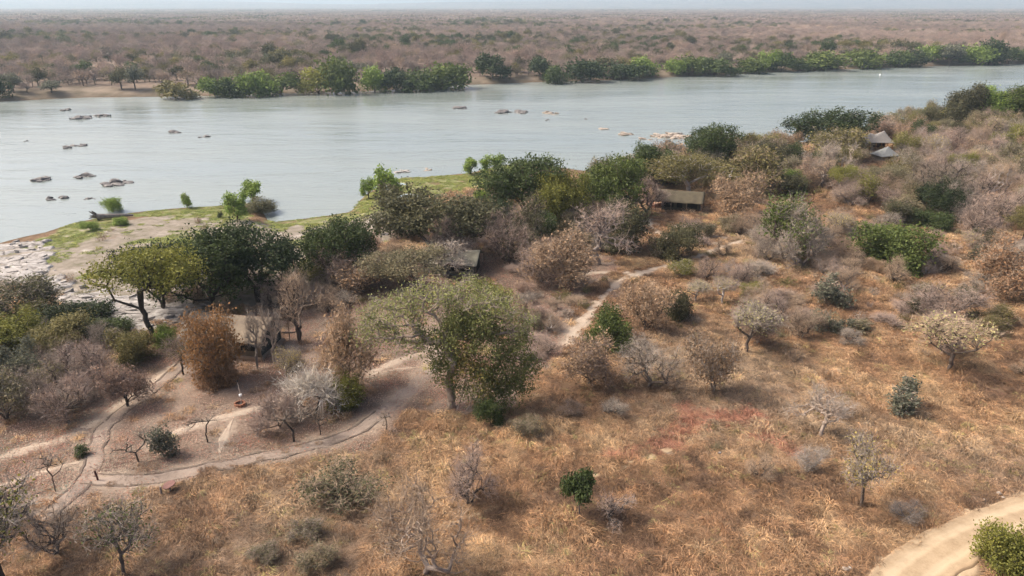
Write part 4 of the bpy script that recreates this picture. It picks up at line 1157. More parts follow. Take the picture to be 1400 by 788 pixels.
def join_proto(pr):
    """one mesh out of trunk and crown of a far prototype"""
    Vv, F, R, mats, mi, b = [], [], [], [], [], 0
    for me in ([pr['trunk']] if pr['trunk'] else []) + [q[1] for q in pr['parts']]:
        n = len(me.vertices); v = np.zeros(n * 3, np.float32); me.vertices.foreach_get('co', v)
        Vv.append(v.reshape(-1, 3))
        k0 = len(mats)
        for p in me.polygons: F.append([b + i for i in p.vertices]); mi.append(k0)
        if 'rnd' in me.attributes:
            r = np.zeros(len(me.polygons), np.float32); me.attributes['rnd'].data.foreach_get('value', r); R.append(r)
        else: R.append(np.full(len(me.polygons), 0.4, np.float32))
        mats.append(M_TWIG_I if me.materials[0] is M_BARK else me.materials[0]); b += n
    me = bpy.data.meshes.new('far_tree'); me.from_pydata(np.vstack(Vv).tolist(), [], F)
    for m in mats: me.materials.append(m)
    me.polygons.foreach_set('material_index', np.array(mi, np.int32))
    me.attributes.new('rnd', 'FLOAT', 'FACE').data.foreach_set('value', np.concatenate(R))
    return me
far_meshes = [join_proto(p) for p in FK['far_bare'][1]] + [join_proto(p) for p in FK['far_olive'][1]] + [join_proto(p) for p in FK['far_evergreen'][1]]
R_ = FP[~isnear]
n = len(R_)
patch = fbm(R_[:, 0] / 160, R_[:, 1] / 160, 71, 3)
t = rngf.random(n) + (patch - 0.5) * 1.5
idx = np.where(t < 0.80, rngf.integers(0, 5, n), np.where(t < 1.02, rngf.integers(5, 8, n), rngf.integers(8, 11, n)))
base = np.array([q[0] for q in FCOL])[rngf.choice(4, n, p=[.36, .29, .21, .14])]
ol = np.array([C['olive'], C['golive'], C['dolive']])[rngf.integers(0, 3, n)]
ev = np.array([C['dolive'], C['green'], C['olive']])[rngf.integers(0, 3, n)]
tint = np.where((idx < 5)[:, None], base, np.where((idx < 8)[:, None], ol, ev)) * rngf.uniform(0.75, 1.25, (n, 1)) * (0.78 + 0.55 * fbm(R_[:, 0] / 220, R_[:, 1] / 260, 75, 3))[:, None]
s = rngf.uniform(0.6, 1.2, n) * (0.75 + 0.5 * fbm(R_[:, 0] / 120, R_[:, 1] / 120, 73, 3)) * np.where(rngf.random(n) < 0.04, 1.45, 1.0)
Z_ = T(R_[:, 0], R_[:, 1]) - 0.2
scatter('far_woodland', far_meshes, np.column_stack([R_, Z_]), np.column_stack([np.zeros(n), np.zeros(n), rngf.random(n) * 6.28]),
        np.column_stack([s * rngf.uniform(.85, 1.2, n), s * rngf.uniform(.85, 1.2, n), s]), idx, tint, 'dry grey-brown woodland stretching away beyond the far shore', 'woodland')

# distant canopy, one form = a patch of crowns
def canopy_patch(seed, ntree=16, R=26.0):
    rng = np.random.default_rng(seed); ps = []
    for i in range(ntree):
        c0 = np.array([*(rng.normal(size=2) * R * 0.5), 0]); h = rng.uniform(5.5, 9); w = rng.uniform(6, 10)
        q = unit(rng.normal(size=(46, 3))) * np.array([w / 2, w / 2, h * 0.4]) * (0.6 + 0.4 * rng.random((46, 1))) + c0 + np.array([0, 0, h * 0.6])
        v, f, r = leaf_cloud(rng, q, 1, 0.2, 1.25, 0.5, np.full(46, rng.random()) * 0.7 + 0.3 * rng.random(46))
        ps.append((v, f, r))
    V_, F_, r_ = merge(ps)
    return mesh_np('canopy', V_, F_, M_LEAF_I, rndv=r_)
cm = [canopy_patch(300 + i) for i in range(6)]
Q1 = fan_points(1880, 5200, 26, 0.5, 0.9); Q2 = fan_points(5200, 16500, 85, 0.5, 0.9)
Q = np.vstack([Q1, Q2]); n = len(Q)
big = np.concatenate([np.ones(len(Q1)), np.full(len(Q2), 3.0)])
pt = fbm(Q[:, 0] / 500, Q[:, 1] / 700, 81, 4)
green_ = (rngf.random(n) < np.clip((pt - 0.50) * 2.4, 0.06, 0.6))
tint = np.where(green_[:, None], np.array([C['dolive'], C['golive'], C['olive']])[rngf.integers(0, 3, n)], np.array([q[0] for q in FCOL])[rngf.choice(4, n, p=[.36, .29, .21, .14])]) * rngf.uniform(0.8, 1.2, (n, 1))
scatter('distant_woodland', cm, np.column_stack([Q, T(Q[:, 0], Q[:, 1]) - 0.5]), np.column_stack([np.zeros(n), np.zeros(n), rngf.random(n) * 6.28]),
        np.column_stack([big * rngf.uniform(.9, 1.2, n), big * rngf.uniform(.9, 1.2, n), np.where(big > 1, 1.5, 1.0) * rngf.uniform(0.7, 1.35, n)]), rngf.integers(0, 6, n), tint,
        'hazy distant woodland plain fading out at the horizon', 'woodland')

# ---------------------------------------------------------------- grass
def grass_form(seed, blades=46, L=(0.6, 1.25), w=0.02, spread=0.35, sweep=0.5, lift=0.75):
    rng = np.random.default_rng(seed); Vv = []
    n = blades
    a = rng.random(n) * 6.283
    b0 = np.column_stack([np.cos(a), np.sin(a), np.zeros(n)]) * (rng.random(n) ** 0.5 * spread)[:, None]
    dirh = unit(np.column_stack([np.cos(a), np.sin(a)]) * 0.75 + rng.normal(size=(n, 2)) * 0.5 + np.array([sweep, 0]))
    Ln = rng.uniform(L[0], L[1], n); up = rng.uniform(0.35, 1.0, n) * lift
    p1 = b0 + np.column_stack([dirh * (Ln * 0.38)[:, None], Ln * 0.42 * up])
    p2 = b0 + np.column_stack([dirh * (Ln * 0.95)[:, None], Ln * 0.30 * up * rng.uniform(-0.1, 1.3, n)])
    side = np.column_stack([-dirh[:, 1], dirh[:, 0], rng.normal(size=n) * 0.5]) * (w * rng.uniform(0.7, 1.5, n))[:, None]
    Vv = np.stack([b0 - side, b0 + side, p1 + side * 0.9, p1 - side * 0.9, p2 + side * 0.35, p2 - side * 0.35], 1).reshape(-1, 3)
    k0 = np.arange(n)[:, None] * 6
    F_ = np.concatenate([k0 + np.array([0, 1, 2, 3]), k0 + np.array([3, 2, 4, 5])], 0)
    r = np.tile(rng.random(n), 2)
    return mesh_np('grass', Vv, [F_], M_GRASS, rndv=r)
gm_ = [grass_form(500 + i, 70, (0.45, 1.0), 0.015, 0.34, 0.35, 1.0) if i % 2 else grass_form(500 + i, 80, (0.35, 0.75), 0.014, 0.36, 0.15, 1.45) for i in range(8)] + [grass_form(540 + i, 40, (0.3, 0.7), 0.02, 0.3, 0.1, 1.1) for i in range(4)]

def region_points(y0, y1, dens, seed, umax=0.80):
    r = np.random.default_rng(seed)
    area = umax * ((y1 + FAN) ** 2 - (y0 + FAN) ** 2)
    n = int(area * dens)
    yy = np.sqrt(r.random(n) * ((y1 + FAN) ** 2 - (y0 + FAN) ** 2) + (y0 + FAN) ** 2) - FAN
    xx = (r.random(n) * 2 - 1) * umax * (yy + FAN)
    return xx, yy, r

GP = []
for (y0, y1, dens, sc, sd) in ((34, 62, 7.5, 0.80, 1), (62, 95, 5.2, 0.92, 2), (95, 150, 2.4, 1.15, 3), (150, 340, 0.6, 1.7, 4)):
    xx, yy, r = region_points(y0, y1, dens, sd)
    m = masks(xx, yy); dn, _ = shore_d(xx, yy)
    prob = (dn > 14) * (1 - m['path']) * (1 - m['road']) * (1 - m['lit'] * 0.97) * (1 - m['sand']) * (1 - m['green']) * (1 - 0.6 * m['pale'])
    thin = fbm(xx / 5, yy / 5, 91, 3)
    prob = prob * np.clip((thin - 0.25) * 5, 0.45, 1)
    ok = r.random(len(xx)) < prob
    xx, yy = xx[ok], yy[ok]; n = len(xx)
    red = m['red'][ok]
    a_, b_, c_ = fbm(xx / 9, yy / 9, 101, 4), fbm(xx / 2.2, yy / 2.2, 111, 3), fbm(xx / 26, yy / 26, 121, 3)
    straw, orange, brown, grey_, redc, yg = (np.array(q) for q in ((0.455, 0.32, 0.19), (0.335, 0.205, 0.116), (0.185, 0.117, 0.075), (0.34, 0.265, 0.19), (0.37, 0.165, 0.115), (0.34, 0.29, 0.13)))
    v = (a_ - 0.5) * 3.0 + (b_ - 0.5) * 2.6 + r.normal(size=n) * 0.22
    col = np.where((v > 0)[:, None], orange + (straw - orange) * np.clip(v, 0, 1)[:, None], orange + (brown - orange) * np.clip(-v * 1.1, 0, 1)[:, None])
    g_ = np.clip((c_ - 0.5) * 3.0 + r.normal(size=n) * 0.2, 0, 0.85)[:, None]
    col = col * (1 - g_) + grey_ * g_
    gy = (r.random(n) < 0.025)[:, None]; col = np.where(gy, yg, col)
    rm = (red * (r.random(n) < 0.75) * (fbm(xx / 2.5, yy / 2.5, 181, 2) > 0.34))[:, None]; col = col * (1 - rm * 0.7) + redc * rm * 0.7
    col = col * (0.42 + 1.12 * fbm(xx / 0.9, yy / 0.9, 131, 2))[:, None]
    ang = (fbm(xx / 7, yy / 7, 141, 2) - 0.5) * 14 + r.normal(size=n) * 0.45
    scl = sc * (0.55 + 0.9 * b_) * r.uniform(0.8, 1.25, n)
    GP.append((xx, yy, T(xx, yy) - 0.03, ang, scl, scl * (0.3 + 2.0 * fbm(xx / 1.5, yy / 1.5, 151, 2) ** 1.5), r.integers(0, 8, n), col))
# short green grass of the shore
xx, yy, r = region_points(110, 260, 2.2, 5, 0.7)
m = masks(xx, yy); dn, _ = shore_d(xx, yy)
ok = ((m['green'] > 0) & (dn > 0.3) & (fbm(xx / 3, yy / 3, 161, 3) > 0.42)) | ((m['sand'] > 0) & (dn > 2) & (fbm(xx / 4, yy / 4, 163, 3) > 0.55) & (r.random(len(xx)) < 0.35))
xx, yy = xx[ok], yy[ok]; n = len(xx)
col = np.array((0.15, 0.20, 0.05)) * r.uniform(0.6, 1.3, (n, 1)) + np.array((0.10, 0.06, 0.02)) * r.random((n, 1))
GP.append((xx, yy, T(xx, yy) - 0.02, r.random(n) * 6.28, r.uniform(0.7, 1.2, n), r.uniform(0.4, 0.8, n), r.integers(8, 12, n), col))
cat_ = [np.concatenate([g[i] for g in GP]) for i in range(8)]
n = len(cat_[0]); print('GRASS', n)
scatter('grass', gm_, np.column_stack(cat_[:3]), np.column_stack([np.zeros(n), np.zeros(n), cat_[3]]), np.column_stack([cat_[4], cat_[4], cat_[5]]), cat_[6], cat_[7],
        'tousled straw and orange dry grass over the whole hillside, green along the shore', 'grass')

# low dry undergrowth between the bushes
def scrub_form(seed, leafy):
    rng = np.random.default_rng(seed); n = 26
    a = rng.random(n) * 6.283; r = rng.random(n) ** 0.6
    nodes = np.column_stack([np.cos(a) * r * 0.7, np.sin(a) * r * 0.7, rng.uniform(0.05, 0.75, n) * (1.1 - 0.6 * r)])
    d = unit(np.column_stack([nodes[:, :2] * 0.8, np.full(n, 0.7)]))
    v, f, q, tip = twig_cloud(rng, nodes, d, 7, 0.7, 0.014)
    root = np.column_stack([nodes[:, :2] * 0.15, np.zeros(n)]); side = unit(np.cross(nodes - root, rng.normal(size=(n, 3)))) * 0.012
    v3 = np.stack([root - side, root + side, nodes], 1).reshape(-1, 3)
    parts = [(v, f, q), (v3, np.arange(n * 3).reshape(n, 3), np.full(n, 0.2))]
    if leafy: parts.append(leaf_cloud(rng, tip[::3], 2, 0.12, 0.075, 0.4))
    V_, F_, r_ = merge(parts)
    return mesh_np('scrub', V_, F_, M_TWIG_I, rndv=r_)
sm_ = [scrub_form(820 + i, i % 2) for i in range(8)]
UP = []
for (y0, y1, dens, sd) in ((60, 110, 0.16, 21), (110, 330, 0.10, 22)):
    xx, yy, r = region_points(y0, y1, dens, sd)
    m = masks(xx, yy); dn, _ = shore_d(xx, yy)
    pxx, pyy = to_px(xx, yy, T(xx, yy))
    zone = np.where(pyy < 345, 1.0, np.clip(1 - (pyy - 345) / 150, 0.03, 1)) * np.where(pxx > 680, 1, 0.55)
    prob = zone * (dn > 8) * (m['path'] < 0.2) * (1 - m['road']) * (1 - m['sand'] * 0.8) * (1 - m['green']) * (1 - 0.8 * m['pale']) * np.clip((fbm(xx / 8, yy / 8, 191, 3) - 0.36) * 5, 0, 1)
    for a, b, rad in KEEP_OUT: prob = prob * ((xx - a) ** 2 + (yy - b) ** 2 > (rad * 0.7) ** 2)
    ok = r.random(len(xx)) < prob
    xx, yy = xx[ok], yy[ok]; n = len(xx)
    pal = np.array([TW['grey'], TW['tan'], TW['grey'], C['golive'], C['tan'], C['olive'], TW['mauve']])
    UP.append((xx, yy, T(xx, yy) - 0.03, r.random(n) * 6.28, r.uniform(0.7, 1.7, n), r.uniform(0.5, 1.5, n), r.integers(0, 8, n), pal[r.integers(0, 7, n)] * r.uniform(0.75, 1.15, (n, 1))))
ct_ = [np.concatenate([g[i] for g in UP]) for i in range(8)]; n = len(ct_[0])
scatter('undergrowth', sm_, np.column_stack(ct_[:3]), np.column_stack([np.zeros(n), np.zeros(n), ct_[3]]), np.column_stack([ct_[4], ct_[4], ct_[5]]), ct_[6], ct_[7],
        'low dry twiggy undergrowth between the bushes of the slope', 'undergrowth')

# fallen leaves
def litter_form(seed, n=90, R=1.3):
    rng = np.random.default_rng(seed)
    p = np.column_stack([rng.normal(size=(n, 2)) * R * 0.55, rng.uniform(0.02, 0.07, n)])
    v, f, r = leaf_cloud(rng, p, 1, 0.01, 0.062, 2.0, rng.random(n)); return mesh_np('fallen_leaves', v, [f], M_GRASS, rndv=r)
lm_ = [litter_form(700 + i) for i in range(5)]
xx, yy, r = region_points(40, 150, 2.0, 6, 0.78)
m = masks(xx, yy)
pl = (m['lit'] + 0.01) * (1 - np.minimum(1, m['path'] * 1.6)) * (1 - m['road']) * (1 - m['sand'] * 0.7) * np.clip((fbm(xx / 6, yy / 6, 171, 3) - 0.28) * 4, 0.1, 1)
ok = r.random(len(xx)) < pl
xx, yy = xx[ok], yy[ok]; n = len(xx); print('LITTER', n)
col = np.array((0.30, 0.20, 0.145)) + np.array((0.08, 0.06, 0.05)) * r.normal(size=(n, 1)) + np.array((0.03, -0.02, -0.02)) * r.normal(size=(n, 1))
scatter('fallen_leaves', lm_, np.column_stack([xx, yy, T(xx, yy) + 0.03]), np.column_stack([np.zeros(n), np.zeros(n), r.random(n) * 6.28]), np.ones((n, 3)), r.integers(0, 5, n), np.clip(col, 0.08, 0.6),
        'pinkish-brown fallen leaves strewn over the camp ground', 'leaves')

# ================================================================= TENTS, PAVILIONS
M_WOOD = simple('weathered_wood', (0.20, 0.13, 0.085), 0.85, 0.35, 3.0, sc=(1, 6, 6))
M_POLE = simple('tent_pole', (0.16, 0.11, 0.075), 0.8)
M_DARKMESH = simple('window_mesh', (0.018, 0.017, 0.015), 0.9, 0.2)
M_DECK = simple('deck_boards', (0.24, 0.17, 0.12), 0.85, 0.3, 4.0)
M_SHADE = simple('shade_cloth', (0.030, 0.030, 0.026), 0.95, 0.25)
def canvas(name, c, c2): return simple(name, c, 0.9, 0.2, 1.1, 0.35, 0.08, spec=0.1, col2=c2)

def canopy_mesh(L, D, zr, ze, sag, mat, seed, nx=22, ny=7, thick=0.04):
    """gable fly sheet: ridge along x, slopes to +-D, dipping between poles"""
    rng = np.random.default_rng(seed)
    xs = np.linspace(-L / 2, L / 2, nx); ts = np.linspace(-1, 1, 2 * ny + 1)
    X, Tt = np.meshgrid(xs, ts)
    a = np.abs(Tt)
    Z = zr + (ze - zr) * a ** 0.92
    ph = (X / L + 0.5) * 4
    Z = Z - sag * np.abs(np.sin(math.pi * ph)) * (0.35 + 0.65 * a) - 0.10 * np.sin(math.pi * (X / L + 0.5)) * (1 - a)
    Z = Z + (fbm(X * 0.9 + seed, Tt * 3, seed, 3) - 0.5) * 0.10
    Yv = Tt * D * (1 - 0.03 * np.abs(np.sin(math.pi * ph)))
    Vt = np.stack([X.ravel(), Yv.ravel(), Z.ravel()], 1); Vb = Vt - np.array([0, 0, thick])
    n0, n1 = X.shape
    ii = (np.arange(n0 - 1)[:, None] * n1 + np.arange(n1 - 1)[None, :]).ravel()
    top = np.stack([ii, ii + 1, ii + n1 + 1, ii + n1], 1); bot = top[:, ::-1] + len(Vt)
    rim = []
    loop = list(range(n1)) + [r * n1 + n1 - 1 for r in range(1, n0)] + [(n0 - 1) * n1 + c_ for c_ in range(n1 - 2, -1, -1)] + [r * n1 for r in range(n0 - 2, 0, -1)]
    for p, q in zip(loop, loop[1:] + loop[:1]): rim.append((q, p, p + len(Vt), q + len(Vt)))
    return mesh_np('canopy', np.vstack([Vt, Vb]), [np.vstack([top, bot, np.array(rim)])], mat, smooth=True)

def tent(px, py, L, D, rz, zr, ze, c, c2, label, seed):
    p = at(px, py)
    t = empty('safari_tent', p, rz); tag(t, label, 'tent')
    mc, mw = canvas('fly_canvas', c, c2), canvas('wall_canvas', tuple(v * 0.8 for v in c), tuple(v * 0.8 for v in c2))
    link('canopy', canopy_mesh(L, D, zr, ze, 0.10, mc, seed), t)
    wl, wd, pf = L * 0.80, D * 0.72, 0.35
    x0, x1 = -wl / 2 + L * 0.03, wl / 2 + L * 0.03
    m = MB(); m.box(x0 - 0.4 - (0.10 * L), x1 + 0.3, -wd - 0.5, wd + 0.3, -0.4, pf)
    plat = m.build('platform', M_DECK, t)
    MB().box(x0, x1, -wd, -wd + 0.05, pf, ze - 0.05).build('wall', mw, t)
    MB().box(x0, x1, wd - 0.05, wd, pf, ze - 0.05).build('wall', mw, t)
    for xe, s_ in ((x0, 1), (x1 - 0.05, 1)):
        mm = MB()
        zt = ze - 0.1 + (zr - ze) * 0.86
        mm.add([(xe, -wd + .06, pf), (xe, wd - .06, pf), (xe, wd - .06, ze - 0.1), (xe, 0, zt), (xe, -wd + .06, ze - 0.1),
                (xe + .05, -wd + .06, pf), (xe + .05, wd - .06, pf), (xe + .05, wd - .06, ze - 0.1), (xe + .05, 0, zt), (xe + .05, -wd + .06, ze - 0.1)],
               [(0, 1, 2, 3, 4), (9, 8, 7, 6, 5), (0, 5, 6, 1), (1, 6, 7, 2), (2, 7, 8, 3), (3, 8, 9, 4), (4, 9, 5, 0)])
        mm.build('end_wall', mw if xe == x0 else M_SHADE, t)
    for f0, f1 in ((0.06, 0.32), (0.40, 0.55), (0.68, 0.94)):
        a, b = x0 + wl * f0, x0 + wl * f1
        wv = MB().box(a, b, -wd - 0.02, -wd + 0.004, pf + 0.75, ze - 0.35).build('window', M_DARKMESH, t)
        fr = MB()
        for q in ((a - .06, b + .06, pf + 0.67, pf + 0.75), (a - .06, b + .06, ze - 0.35, ze - 0.27), (a - .06, a, pf + 0.75, ze - 0.35), (b, b + .06, pf + 0.75, ze - 0.35)):
            fr.box(q[0], q[1], -wd - 0.035, -wd - 0.003, q[2], q[3])
        fr.build('window_frame', mw, wv)
    for xx_ in np.linspace(-L / 2 + 0.12, L / 2 - 0.12, 4):
        for yy_ in (-D + 0.12, D - 0.12):
            MB().tube([(xx_, yy_, -0.3), (xx_, yy_, ze - 0.06)], 0.055, 6).build('pole', M_POLE, t)
    for xx_ in (-L / 2 + 0.12, L / 2 - 0.12):
        MB().tube([(xx_, 0, -0.3), (xx_, 0, zr - 0.06)], 0.06, 6).build('pole', M_POLE, t)
    MB().tube([(-L / 2 + 0.1, 0, zr - 0.12), (L / 2 - 0.1, 0, zr - 0.12)], 0.05, 6).build('ridge_pole', M_POLE, t)
    return t
tent(929, 287, 9.8, 3.5, math.radians(-17), 4.3, 2.45, (0.10, 0.084, 0.056), (0.075, 0.063, 0.043), 'olive canvas safari tent with wide fly roof above the brick terrace', 1)
tent(622, 372, 8.6, 3.4, math.radians(-9), 4.0, 2.4, (0.21, 0.195, 0.145), (0.165, 0.155, 0.115), 'olive-grey canvas tent half hidden behind bare trees in the camp centre', 2)
tent(324, 475, 11.0, 3.8, math.radians(-10), 4.6, 2.6, (0.24, 0.19, 0.135), (0.165, 0.13, 0.095), 'sand-coloured canvas tent behind the orange creeper mound', 3)

def peak_roof(peaks, hx, hy, ze, zr, mat, seed, n=26, sagp=1.45):
    """draped roof: rectangle eave, concave up to one or two peaks"""
    xs = np.linspace(-1, 1, n); X, Y = np.meshgrid(xs, xs)
    U = X * hx; Vv = Y * hy
    Z = np.zeros_like(U)
    for pxk, zk in peaks:
        ex = np.where(U > pxk, (U - pxk) / (hx - pxk), (pxk - U) / (hx + pxk)); ey = np.abs(Vv) / hy
        dd = np.maximum(np.abs(ex), ey) * 0.75 + 0.25 * np.sqrt(ex ** 2 + ey ** 2) / 1.414
        Z = np.maximum(Z, (zk - ze) * np.clip(1 - dd, 0, 1) ** sagp)
    if len(peaks) > 1:
        inside = (np.abs(U) < peaks[1][0]); ridge = (1 - np.abs(Vv) / hy) ** sagp * (zr - ze) * 0.80
        Z = np.where(inside, np.maximum(Z, ridge), Z)
    Z = ze + Z + (fbm(U * 2, Vv * 2, seed, 3) - 0.5) * 0.10
    Vt = np.stack([U.ravel(), Vv.ravel(), Z.ravel()], 1); Vb = Vt - np.array([0, 0, 0.12])
    ii = (np.arange(n - 1)[:, None] * n + np.arange(n - 1)[None, :]).ravel()
    top = np.stack([ii, ii + 1, ii + n + 1, ii + n], 1); bot = top[:, ::-1] + n * n
    loop = list(range(n)) + [r * n + n - 1 for r in range(1, n)] + [(n - 1) * n + c_ for c_ in range(n - 2, -1, -1)] + [r * n for r in range(n - 2, 0, -1)]
    rim = np.array([(q, p, p + n * n, q + n * n) for p, q in zip(loop, loop[1:] + loop[:1])])
    return mesh_np('roof', np.vstack([Vt, Vb]), [np.vstack([top, bot, rim])], mat, smooth=True)
M_THATCH = simple('grey_thatch', (0.19, 0.175, 0.16), 0.95, 0.25, 5.0, 0.5, 0.06, (1, 1, 5))
M_ORANGE = simple('orange_timber', (0.36, 0.19, 0.085), 0.8, 0.3, 3.0)
M_DARKWALL = simple('dark_interior', (0.10, 0.065, 0.05), 0.9)
p = at(1195, 206)
pv = empty('pavilion', p, math.radians(-6)); tag(pv, 'open pavilion with grey twin-peaked roof and orange timber posts', 'pavilion')
link('roof', peak_roof([(-2.0, 5.4), (2.0, 6.1)], 4.8, 3.6, 2.9, 4.9, M_THATCH, 4), pv)
MB().box(-4.6, 4.6, -3.7, 3.2, -0.5, 0.55).build('deck', simple('pale_deck', (0.42, 0.31, 0.20), 0.85), pv)
for xx_ in (-4.0, -2.4, -0.8, 0.8, 2.4, 4.0):
    MB().tube([(xx_, -3.0, 0.5), (xx_, -3.0, 3.1)], 0.11, 6).build('post', M_ORANGE, pv)
for xx_ in (-4.0, 4.0): MB().tube([(xx_, 2.9, 0.5), (xx_, 2.9, 3.1)], 0.11, 6).build('post', M_ORANGE, pv)
MB().box(-3.6, 3.6, 2.0, 2.15, 0.55, 3.0).build('back_wall', M_DARKWALL, pv)
MB().box(-4.2, -2.2, -2.2, 1.6, 0.55, 1.8).build('counter', M_ORANGE, pv)
rl = MB().tube([(-4.4, -3.5, 1.4), (4.4, -3.5, 1.4)], 0.05, 5)
rl.build('railing', M_ORANGE, pv)
for xx_, cc_ in ((-1.5, (0.5, 0.42, 0.33)), (1.6, (0.42, 0.28, 0.08))):
    m = MB(); m.box(xx_ - 0.5, xx_ + 0.5, -1.6, -1.1, 0.57, 1.05); m.box(xx_ - 0.5, xx_ + 0.5, -1.08, -0.9, 0.57, 1.6); m.box(xx_ - 0.62, xx_ - 0.505, -1.6, -0.9, 0.57, 1.25); m.box(xx_ + 0.505, xx_ + 0.62, -1.6, -0.9, 0.57, 1.25)
    a_ = m.build('armchair', simple('chair_fabric', cc_, 0.9)); a_.matrix_world = Matrix.Translation(Vector(p)) @ Matrix.Rotation(math.radians(-6), 4, 'Z')
    tag(a_, 'pale armchair on the pavilion deck' if xx_ < 0 else 'mustard armchair on the pavilion deck', 'armchair')
p = at(1208, 221)
hv = empty('hut', p, math.radians(10)); tag(hv, 'small hut with a grey pyramid roof just below the pavilion', 'hut')
link('roof', peak_roof([(0.6, 4.3)], 3.1, 2.9, 1.9, 3.2, simple('blue_grey_thatch', (0.17, 0.175, 0.17), 0.95, 0.25, 5.0, 0.5, 0.06, (1, 1, 5)), 6, sagp=1.2), hv)
MB().box(-2.5, 2.5, -2.3, 2.3, -0.5, 2.0).build('wall', simple('hut_wall', (0.25, 0.20, 0.15), 0.9), hv)
MB().box(-0.5, 0.5, -2.35, -2.29, 0, 1.8).build('door', M_DARKWALL, hv)

# ---- brick terrace pieces beside the olive tent
k = NT('red_brick')
bt = k.n('ShaderNodeTexBrick'); bt.inputs['Scale'].default_value = 6.0; bt.inputs['Mortar Size'].default_value = 0.02
bt.inputs['Color1'].default_value = (0.36, 0.135, 0.075, 1); bt.inputs['Color2'].default_value = (0.27, 0.10, 0.06, 1); bt.inputs['Mortar'].default_value = (0.34, 0.25, 0.19, 1)
k.l(k.n('ShaderNodeTexCoord').outputs['Object'], bt.inputs['Vector'])
M_BRICK = k.bsdf(bt.outputs[0], 0.9, bt.outputs[1], 0.4, 0.02, 0.1)
M_COPING = simple('brick_coping', (0.50, 0.30, 0.21), 0.9)
def ring_wall(name, R, h, th, a0, a1, mat, parent, n=18, z0=0.0):
    m = MB(); ang = np.linspace(a0, a1, n)
    for i in range(n - 1):
        a, b = ang[i], ang[i + 1]
        vs = [(r * math.cos(t), r * math.sin(t), z) for z in (z0, z0 + h) for t in (a, b) for r in (R - th, R)]
        m.add(vs, [(0, 1, 3, 2), (4, 6, 7, 5), (1, 5, 7, 3), (0, 2, 6, 4)] + ([(0, 4, 5, 1)] if i == 0 else []) + ([(2, 3, 7, 6)] if i == n - 2 else []))
    return m.build(name, mat, parent)
p = at(892, 285); t = empty('brick_fire_pit', p); tag(t, 'round red-brick fire pit at the outer end of the brick terrace', 'fire pit')
ring_wall('wall', 1.05, 1.0, 0.25, 0, 6.283, M_BRICK, t); ring_wall('coping', 1.10, 0.09, 0.34, 0, 6.283, M_COPING, t, z0=1.0)
MB().tube([(0, 0, 0.0), (0, 0, 0.06)], 0.78, 14).build('ash_bed', simple('ash', (0.06, 0.05, 0.045), 0.95), t)
p = at(904, 288); t = empty('brick_bench', p, math.radians(-15)); tag(t, 'curved red-brick bench wall with pale coping beside the olive tent', 'bench')
ring_wall('wall', 1.55, 1.35, 0.5, -0.3, 3.5, M_BRICK, t); ring_wall('coping', 1.62, 0.10, 0.62, -0.34, 3.54, M_COPING, t, z0=1.35)
MB().box(-1.45, 1.45, -1.2, -0.6, 0, 0.45).build('seat', M_BRICK, t)
MB().box(-1.5, 1.5, -1.25, -0.55, 0.455, 0.55).build('seat_coping', M_COPING, t)
p = at(902, 292); t = MB().box(-1.4, 1.4, -0.5, 0.5, -0.2, 0.16).build('stone_step', simple('pale_stone', (0.50, 0.42, 0.34), 0.9)); t.location = p; tag(t, 'pale flat stone step at the front of the brick terrace', 'step')

# ---- small things in the camp
p = at(328, 554); t = empty('fire_ring', p, 0, (0.8, 0.8, 0.8)); tag(t, 'small terracotta brick ring with a charred stake beside the footpath', 'fire ring')
M_TERRA = simple('terracotta', (0.30, 0.14, 0.085), 0.9, 0.3, 4.0)
for i in range(11):
    a = i * 2 * math.pi / 11
    b = MB().box(-0.16, 0.16, -0.09, 0.09, 0, 0.42).build('brick', M_TERRA, t)
    b.location = (0.62 * math.cos(a), 0.62 * math.sin(a), -0.05 + rnd.uniform(-0.04, 0.05)); b.rotation_euler = (0, 0, a + math.pi / 2 + rnd.uniform(-.1, .1))
MB().tube([(0, 0, -0.05), (0, 0, 0.05)], 0.52, 12).build('ash_bed', simple('ash_camp', (0.05, 0.04, 0.035), 0.95), t)
p = at(330, 552); t = empty('collared_stake', p); tag(t, 'slender pale stake with a white collar standing in the terracotta ring', 'stake')  # only a thin stake with a collar, there is no drum
MB().tube([(0, 0, 0), (0.03, 0, 1.3), (-0.10, 0.03, 2.7)], [0.06, 0.05, 0.03], 6).build('stake', simple('stake_wood', (0.42, 0.35, 0.29), 0.9), t)
MB().tube([(0.02, 0, 0.95), (0.03, 0, 1.15)], 0.17, 8).build('collar', simple('white_plastic', (0.75, 0.74, 0.70), 0.6), t)
MB().tube([(-0.10, 0.03, 2.60), (-0.08, 0.03, 2.85)], 0.06, 6).build('cap', M_DARKMESH, t)

p = at(226, 675); t = empty('round_table', p); tag(t, 'round rusty red disc table on a short post in the grass edge', 'table')
m = MB(); n = 22
vs = [(0.62 * math.cos(a) * r_ / 0.62, 0.62 * math.sin(a) * r_ / 0.62, z) for z, r_ in ((0.0, 0.58), (0.02, 0.62), (0.07, 0.62), (0.09, 0.58)) for a in np.linspace(0, 2 * math.pi, n, endpoint=False)]
fs = [(j * n + i, j * n + (i + 1) % n, (j + 1) * n + (i + 1) % n, (j + 1) * n + i) for j in range(3) for i in range(n)] + [tuple(range(n - 1, -1, -1)), tuple(3 * n + i for i in range(n))]
m.add(vs, fs); o = m.build('table_top', simple('rust_red', (0.14, 0.07, 0.058), 0.7, 0.35, 3.0), t); o.location = (0.35, 0.25, 0.72); o.rotation_euler = (math.radians(6), math.radians(-12), 0)
o.scale = (0.9, 0.9, 1.0)
MB().tube([(-0.25, -0.2, -0.1), (-0.22, -0.18, 0.85)], 0.09, 7).build('post', simple('post_grey', (0.22, 0.18, 0.16), 0.9), t)
